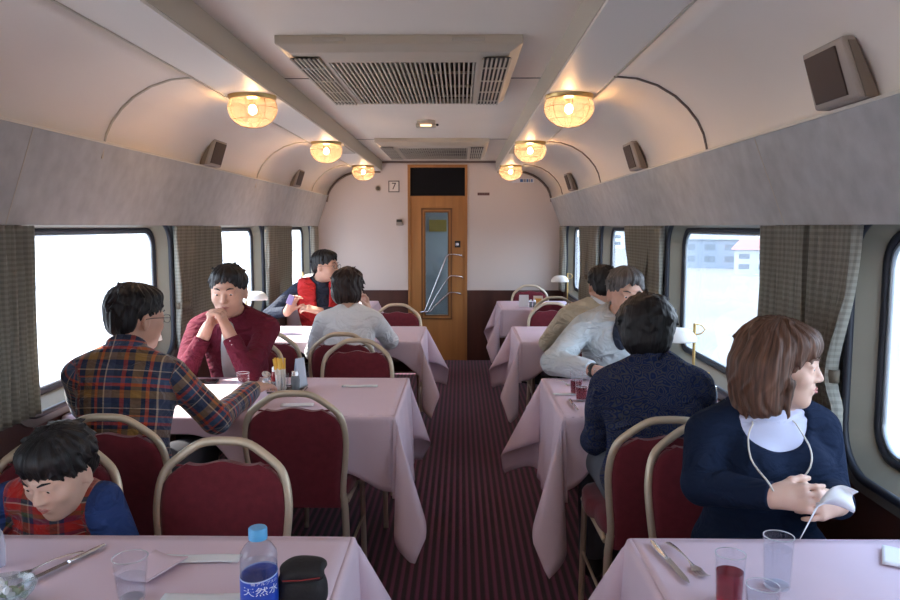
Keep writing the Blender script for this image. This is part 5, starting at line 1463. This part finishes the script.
# plastic bottle
t = thing('water_bottle', 'clear plastic water bottle with light blue cap and blue label', 'bottle', (-.372, 1.330, ZT))
prof = [(.001, 0), (.024, 0), (.029, .004), (.0300, .012), (.0290, .020), (.0302, .028), (.0302, .118), (.0298, .126), (.0302, .134), (.0290, .146), (.0225, .160), (.0150, .170), (.0125, .174), (.0125, .182), (.001, .182)]
MB().lathe(prof, n=40).build('bottle_body', M['pet'] if 'pet' in M else thin_glass('pet_plastic', (.90, .93, .97), haze=.10, hazec=(.8, .85, 1), ior=1.5), t, smooth=40)
MB().lathe([(.001, .003), (.0285, .005), (.0295, .03), (.0295, .118), (.001, .118)], n=40).build('water', M['water'], t, smooth=40)
lm = mat('label_blue', (.015, .07, .50), .35); lw = mat('label_pale', (.45, .58, .85), .35)
MB().grid(lambda u, v: (.0307 * math.cos(u * 2 * PI - PI / 2), .0307 * math.sin(u * 2 * PI - PI / 2), .028 + (.066 + .006 * math.sin(2 * PI * u * 1 - 1.0) - .0) * v), 64, 8).build('label', lm, t, smooth=60)
MB().grid(lambda u, v: (.0309 * math.cos(u * 2 * PI - PI / 2), .0309 * math.sin(u * 2 * PI - PI / 2), .094 + .006 * math.sin(2 * PI * u - 1.0) + .0035 * v), 64, 2).build('label_wave', lw, t, smooth=60)
def wrap_text(name, body, size, ang0, z, m, par, rad=.0312, dx=1.0):
    cu = bpy.data.curves.new(name, 'FONT'); cu.body = body; cu.size = size; cu.align_x = 'CENTER'; cu.align_y = 'CENTER'
    tt = bpy.data.objects.new(name + '_t', cu); col.objects.link(tt)
    dg = bpy.context.evaluated_depsgraph_get(); me = bpy.data.meshes.new_from_object(tt.evaluated_get(dg)); bpy.data.objects.remove(tt)
    bm = bmesh.new(); bm.from_mesh(me)
    for v in bm.verts:
        a = ang0 + v.co.x / rad; v.co = Vector((rad * math.cos(a), rad * math.sin(a), z + v.co.y))
    bm.to_mesh(me); bm.free(); me.materials.clear(); me.materials.append(m)
    o = bpy.data.objects.new(name, me); col.objects.link(o); o.parent = par; return o
tw = mat('label_white', (.80, .86, .95), .4)
a0 = math.atan2(-1.33, .372) + .12
wrap_text('lettering', '天然水', .022, a0, .068, tw, t)
wrap_text('small_lettering', '南アルプスの', .008, a0 + .2, .087, tw, t)
MB().lathe([(.001, .176), (.0150, .176), (.0153, .180), (.0150, .200), (.0138, .2025), (.001, .2028)], n=40).build('bottle_cap', mat('cap_blue', (.10, .42, .78), .45), t, smooth=40)
for c_ in [o for o in bpy.data.objects if o.parent == bpy.data.objects['water_bottle']]: c_.data.transform(Matrix.Diagonal((1.13, 1.13, .815, 1)))
# black pouch
t = thing('camera_pouch', 'black nylon camera pouch standing on the nearest left table', 'pouch', (-.300, 1.365, ZT), .15)
B = Field(); B.ell((0, 0, .04), (.052, .032, .050), k=.01)
for sx in (-1, 1): B.cap((sx * .030, 0, .018), (sx * .026, .004, .070), .024, .021, k=.02)
v, f = B.mesh(.004, clips=[((0, 0, 0), (0, 0, -1))], noise=wrinkle(5, .004, 45)); np_object('pouch_body', v, f, M['black_fabric'], t)
B = Field(); B.ell((.004, .004, .088), (.052, .033, .018), k=.01); B.cap((-.03, -.02, .078), (.038, -.02, .080), .014, k=.01)
v, f = B.mesh(.004, noise=wrinkle(9, .003, 50)); np_object('flap', v, f, M['black_fabric'], t)
MB().tube([(-.040, -.034, .076), (0, -.040, .078), (.042, -.034, .078)], .0015, 6).build('red_seam', mat('red_seam', (.25, .02, .02), .7), t)
for c_ in [o for o in bpy.data.objects if o.parent == bpy.data.objects['camera_pouch']]: c_.data.transform(Matrix.Diagonal((.84, .95, .82, 1)))
# crystal bowl and small bottle at the left corner
def crystal(name, label, x, y, r, h, cat='bowl', items=0, seed=0):
    t = thing(name, label, cat, (x, y, ZT)); nn = 32
    prof = [(.001, 0), (r * .55, 0), (r * .6, .004), (r * .92, h * .7), (r, h), (r * .95, h), (r * .86, h * .7), (r * .5, .010), (.001, .009)]
    mb = MB(); mb.loft([[((q * (1 + .035 * (k % 2) * (z > .003))) * math.cos(2 * PI * k / nn), (q * (1 + .035 * (k % 2) * (z > .003))) * math.sin(2 * PI * k / nn), z) for k in range(nn)] for q, z in prof])
    mb.build('bowl', M['crystal'], t, smooth=0)
    return t
M['crystal'] = thin_glass('cut_crystal', (.86, .93, .93), haze=.12, ior=1.8)
crystal('crystal_bowl', 'cut crystal bowl with wrapped sweets at the front left corner', -.868, 1.345, .062, .040)
rnd = random.Random(5)
for k in range(9):
    c = thing('wrapped_sweet', 'small pale wrapped sweet in the crystal bowl at the front left', 'sweet', (-.868 + rnd.uniform(-.028, .028), 1.345 + rnd.uniform(-.028, .028), ZT + .022 + .010 * (k // 4)), rnd.uniform(0, 3), 'sweets in the crystal bowl')
    q = MB(); q.tube([(-.020, 0, 0), (-.011, 0, 0), (-.009, 0, 0), (0, 0, 0), (.009, 0, 0), (.011, 0, 0), (.020, 0, 0)], [.008, .003, .007, .009, .007, .003, .008], 8)
    q.build('wrapper', [M['sash'], mat('green_wrap', (.30, .36, .26), .4)][k % 2], c)
t = thing('condiment_bottle', 'small clear bottle standing at the left edge of the nearest left table', 'bottle', (-.985, 1.515, ZT))
MB().lathe([(.001, 0), (.020, 0), (.021, .05), (.018, .07), (.010, .085), (.010, .095), (.001, .095)], n=24).build('bottle_body', M['pet2'] if 'pet2' in M else thin_glass('clear_plastic', (.9, .92, .98), haze=.3), t)
MB().lathe([(.001, .095), (.011, .095), (.011, .112), (.001, .113)], n=24).build('bottle_cap', M['white'], t)

# --- second left table
tumbler('water_glass', 'water glass on the second left table beside the plaid arm', -.925, 3.14, h=.096, r0=.024, r1=.027, fill=.045)
tumbler('water_glass', 'water glass on the third left table before the red vest', -.853, 4.98, h=.092, r0=.024, r1=.028, fill=.04)
crystal('glass_dish', 'cut glass sugar dish under the hand of the man in the plaid shirt', -.815, 3.225, .050, .050)
fork('small spoon resting in the glass dish of the second left table', (-.815, 3.20), (-.875, 3.31), True).rotation_euler[1] = -.35
bpy.data.objects['spoon'].location.z = ZT + .012
def cond_set(x, y, label_at, rz=0, Z=1.4):
    things0 = set(bpy.data.objects)
    t = thing('condiment_tray', 'dark metal condiment tray on ' + label_at, 'tray', (x, y, ZT), rz, 'condiment trays')
    MB().box(-.055, .055, -.045, .045, 0, .004).build('tray_plate', M['darkmetal'], t, bevel=.002)
    MB().tube([(-.055, -.045, .008), (.055, -.045, .008), (.055, .045, .008), (-.055, .045, .008)], .003, 8, closed=True).build('rim', M['steel'], t)
    R = Matrix.Rotation(rz, 3, 'Z')
    at = lambda dx, dy: tuple(Vector((x, y, ZT + .0060)) + R @ Vector((dx * Z, dy * Z, 0)))
    s = thing('sugar_stick_jar', 'clear jar of yellow topped sugar sticks on ' + label_at, 'jar', at(-.012, -.022), rz)
    MB().lathe([(.001, 0), (.020, 0), (.019, .02), (.022, .055), (.0205, .055), (.0175, .02), (.001, .004)], n=24).build('jar', M['glass'], s)
    k = 0
    for dx in (-.010, -.004, .004, .010):
        for dy in (-.007, .006):
            st = MB().box(-.0035, .0035, -.0012, .0012, 0, .064); st.box(-.0036, .0036, -.0014, .0014, .064, .098, 1)
            so = st.build('sugar_stick', [M['stick_white'], M['stick_yellow']], s, smooth=0); so.location = (dx, dy, .005); so.rotation_euler = (.08 * (-1 if dy > 0 else 1), dx * 10, k * .4); k += 1
    p = thing('pepper_shaker', 'small grey shaker on ' + label_at, 'shaker', at(.026, -.004), rz)
    MB().lathe([(.001, 0), (.013, 0), (.014, .03), (.012, .045), (.001, .045)], n=20).build('shaker_body', M['greyglass'], p)
    MB().lathe([(.001, .045), (.0125, .045), (.011, .058), (.001, .060)], n=20).build('metal_cap', M['steel'], p)
    b = thing('sauce_bottle', 'small dark red sauce bottle with pale cap on ' + label_at, 'bottle', at(-.040, .012), rz)
    MB().lathe([(.001, 0), (.014, 0), (.0145, .04), (.010, .055), (.001, .056)], n=20).build('bottle_body', M['sauce'], b)
    MB().lathe([(.001, .055), (.0105, .055), (.0105, .066), (.005, .072), (.001, .073)], n=20).build('bottle_cap', M['white'], b)
    for o_ in set(bpy.data.objects) - things0:
        if o_.parent is None: o_.scale = (Z, Z, Z)
    return at
M['stick_white'] = mat('stick_white', (.78, .74, .68), .6); M['stick_yellow'] = mat('stick_yellow', (.78, .50, .08), .6)
M['greyglass'] = mat('grey_glass', (.22, .25, .27), .2); M['sauce'] = mat('sauce_red', (.20, .01, .015), .12)
def card(label, x, y, z, rz, w=.055, h=.085, m=None, pic=None):
    t = thing('menu_card', label, 'menu card', (x, y, z), rz, 'menu cards')
    mb = MB(); mb.loft([[(-w / 2, -.022, 0), (-w / 2, 0, h), (-w / 2, .022, 0), (-w / 2, .020, 0), (-w / 2, 0, h - .005), (-w / 2, -.020, 0)], [(w / 2, -.022, 0), (w / 2, 0, h), (w / 2, .022, 0), (w / 2, .020, 0), (w / 2, 0, h - .005), (w / 2, -.020, 0)]])
    mb.build('card', m or M['white'], t, smooth=0)
    if pic:
        q = MB(); f = lambda u, zz: (-w / 2 + w * u, -.0225 * (1 - zz / h) - .0006, zz)
        q.add([f(.15, h * .2), f(.85, h * .2), f(.85, h * .75), f(.15, h * .75)], [(0, 1, 2, 3)]); q.build('picture', pic, t, smooth=0, solid=.0003)
    return t
at = cond_set(-.755, 3.225, 'the second left table')
card('white menu card standing behind the sugar jar on the second left table', *at(.032, .036)[:2], ZT + .0060, .9, .05, .130, mat('card_blue_white', (.55, .62, .72), .5))
paper('chopstick_sleeve', 'white paper sleeve near the empty chair on the second left table', 'paper sleeve', -.450, 3.318, .16, .042, .05, M['sash'], .003, 'paper sleeves')
paper('paper_receipt', 'pale paper slip beside the condiment tray on the second left table', 'paper slip', -.655, 2.96, .13, .05, .1, M['white'], .002)
t = MB().box(-.07, .07, -.035, .035, 0, .009).build('mobile_phone', mat('phone_black', (.01, .01, .012), .2), smooth=0, bevel=.004); t.location = (-1.19, 3.395, ZT); t.rotation_euler = (0, 0, .1); tag(t, 'dark mobile phone before the man with clasped hands', 'phone')

# --- nearest right table
knife('silver knife on the nearest right table, left of the fork', (.437, 1.648), (.459, 1.450))
fork('silver fork on the nearest right table, right of the knife', (.471, 1.645), (.503, 1.475))
tumbler('juice_glass', 'glass of dark red drink on the nearest right table', .515, 1.378, h=.098, r0=.0255, r1=.0285, fill=.062, fm=M['red_drink'])
tumbler('water_glass', 'full water glass on the nearest right table before the woman in navy', .634, 1.445, h=.105, r0=.0255, r1=.0295, fill=.078)
tumbler('water_glass', 'short clear glass at the front edge of the nearest right table', .548, 1.305, h=.072, r0=.026, r1=.0295, fill=.05)
paper('paper_napkin', 'folded white napkin at the right end of the nearest right table', 'napkin', .975, 1.56, .12, .10, -.5, M['white'], .006)
# wet towel paper in the woman's hands
def ribbon(pts, w, name, label, cat, m):
    mb = MB(); P = [Vector(p) for p in pts]
    def sm(P):
        Q = [P[0]]
        for a, b in zip(P, P[1:]): Q += [a.lerp(b, .25), a.lerp(b, .75)]
        return Q + [P[-1]]
    for _ in range(3): P = sm(P)
    W = [w[0] + (w[1] - w[0]) * (1 - abs(2 * i / (len(P) - 1) - .0)) if False else float(np.interp(i / (len(P) - 1), [0, .5, .75, 1], w)) for i in range(len(P))]
    mb.loft([[tuple(p + Vector((0, .2, .98)) * W[i] * .5 if i > len(P) * .5 else p + Vector((.8, .6, 0)) * W[i] * .5), tuple(p - Vector((0, .2, .98)) * W[i] * .5 if i > len(P) * .5 else p - Vector((.8, .6, 0)) * W[i] * .5)] for i, p in enumerate(P)], closed=False)
    o = mb.build(name, m, None, smooth=70, solid=.0015); return tag(o, label, cat)
nk_ = MB()
def napfn(u, v):   # a folded napkin hanging from the finger tips and fanning to the right
    if u < .5: a = u / .5; x = .795 - .012 * (1 - a) + .030 * a; y = 1.668 + .012 * a; z = .712 + .075 * a; w = .012 + .006 * a; return (x + w * (v - .5), y + .01 * (v - .5), z + w * .8 * (v - .5))
    a = (u - .5) / .5; x = .825 + .075 * a; y = 1.680 - .010 * a; z = .787 + .018 * math.sin(a * 2.6); w = .018 + .030 * math.sin(min(1, a * 1.3) * PI / 2); return (x + .2 * w * (v - .5), y + .012 * math.sin(v * 6 + a * 4), z + w * (v - .5))
nk_.grid(napfn, 40, 8); tag(nk_.build('hand_towel', M['white'], None, smooth=70, solid=.0015), 'white paper towel held in the hands of the woman in navy', 'paper towel')

# --- second right table
tumbler('juice_glass', 'glass of red drink on the second right table, nearer the aisle', .500, 3.175, h=.100, r0=.025, r1=.028, fill=.060, fm=M['red_drink'])
tumbler('juice_glass', 'glass of red drink by the patterned sleeve on the second right table', .505, 3.06, h=.100, r0=.024, r1=.028, fill=.055, fm=M['red_drink'])
tumbler('water_glass', 'clear water glass before the grey haired man', .625, 3.30, h=.085, r0=.025, r1=.029, fill=.04)
paper('chopstick_sleeve', 'white paper sleeve on the second right table near the aisle edge', 'paper sleeve', .455, 3.165, .11, .035, .05, M['sash'], .003, 'paper sleeves')
fork('silver fork at the far aisle corner of the second right table', (.455, 3.45), (.500, 3.32))
knife('silver knife at the near aisle side of the second right table', (.455, 3.06), (.458, 2.87))
cond_set(.965, 2.935, 'the second right table', .2)
card('pale menu card beside the sugar sticks on the second right table', .925, 3.04, ZT, -.3, .07, .13, mat('card_cream', (.70, .72, .70), .5))
# --- third and last right tables
pn = MB().tube([(-.06, 0, .004), (.05, 0, .004), (.065, 0, .004)], [.004, .004, .001], 10).build('ballpoint_pen', mat('pen_blue', (.10, .13, .22), .4)); pn.location = (.655, 4.70, ZT + .0005); pn.rotation_euler = (0, 0, .1); tag(pn, 'dark pen lying on the third right table', 'pen')
card('white menu card, left one on the last right table', .575, 6.72, ZT, .0, .085, .105, M['white'])
card('cream menu card with an orange picture on the last right table', .705, 6.74, ZT, -.05, .085, .095, mat('card_cream2', (.75, .66, .52), .5), mat('card_orange', (.75, .36, .06), .5))
for k, (x, y, lb) in enumerate(((.632, 6.66, 'left'), (.665, 6.66, 'right'))):
    p = thing('salt_shaker', 'small metal capped shaker between the menu cards, %s one' % lb, 'shaker', (x, y, ZT), 0, 'shakers on the last right table')
    MB().lathe([(.001, 0), (.014, 0), (.0145, .04), (.012, .05), (.001, .05)], n=20).build('shaker_body', M['greyglass'], p)
    MB().lathe([(.001, .05), (.013, .05), (.010, .066), (.001, .068)], n=20).build('metal_cap', M['steel'], p)

# ------------------------------------------------------------------ brass table lamps with white half-dome shades
def table_lamp(x, y, side, label, src=[None]):
    if src[0] is None:
        t = thing('table_lamp', label, 'table lamp', (x, y, ZT), 0, 'brass table lamps')
        MB().lathe([(.001, 0), (.040, 0), (.040, .006), (.030, .012), (.008, .016), (.001, .016)], n=28).build('base', M['brass'], t)
        MB().tube([(0, 0, .012), (0, 0, .300)], .0065, 12).build('pole', M['brass'], t)
        q = MB(); q.tube([(0, 0, .298), (.030, 0, .292), (.046, 0, .272), (.030, 0, .255), (-.03, 0, .243)], .0032, 8); q.build('arm', M['brass'], t, smooth=60)
        s = MB(); R0 = .078; nn = 36; rings = []
        for k in range(12):
            a = PI / 2 * k / 11; rr = R0 * math.cos(a) ** .75 if k < 11 else .001; z = .058 * math.sin(a)
            rings.append([(-.070 + rr * 1.0 * math.cos(b), rr * .82 * math.sin(b), .222 + z) for b in np.linspace(0, 2 * PI, nn + 1)[:-1]])
        s.loft(rings, cap=False); s.build('lamp_shade', M['lampshade'], t, smooth=60, solid=.002)
        MB().lathe([(.001, 0), (.006, 0), (.006, .010), (.001, .012)], (-.030, 0, .243), 12).build('screw', M['brass'], t)
        MB().tube([(-.07, 0, .275), (-.07, 0, .245)], .012, 12).build('bulb_holder', M['brass'], t)
        src[0] = t
    else: t = dup(src[0], (x, y, ZT), label=label)
    t.rotation_euler = (0, 0, 0 if side > 0 else PI)
    return t
table_lamp(1.015, 3.23, 1, 'brass lamp with white shade on the second right table by the window')
table_lamp(1.000, 1.36, 1, 'brass lamp with white shade on the nearest right table at the picture edge')
table_lamp(.965, 6.72, 1, 'brass lamp with white shade on the last right table')
table_lamp(-1.45, 5.04, -1, 'brass lamp with white shade behind the man with clasped hands')
table_lamp(-1.45, 3.22, -1, 'brass lamp with white shade beyond the face of the plaid shirted man')
table_lamp(-1.45, 6.90, -1, 'brass lamp with white shade on the last left table by the window')
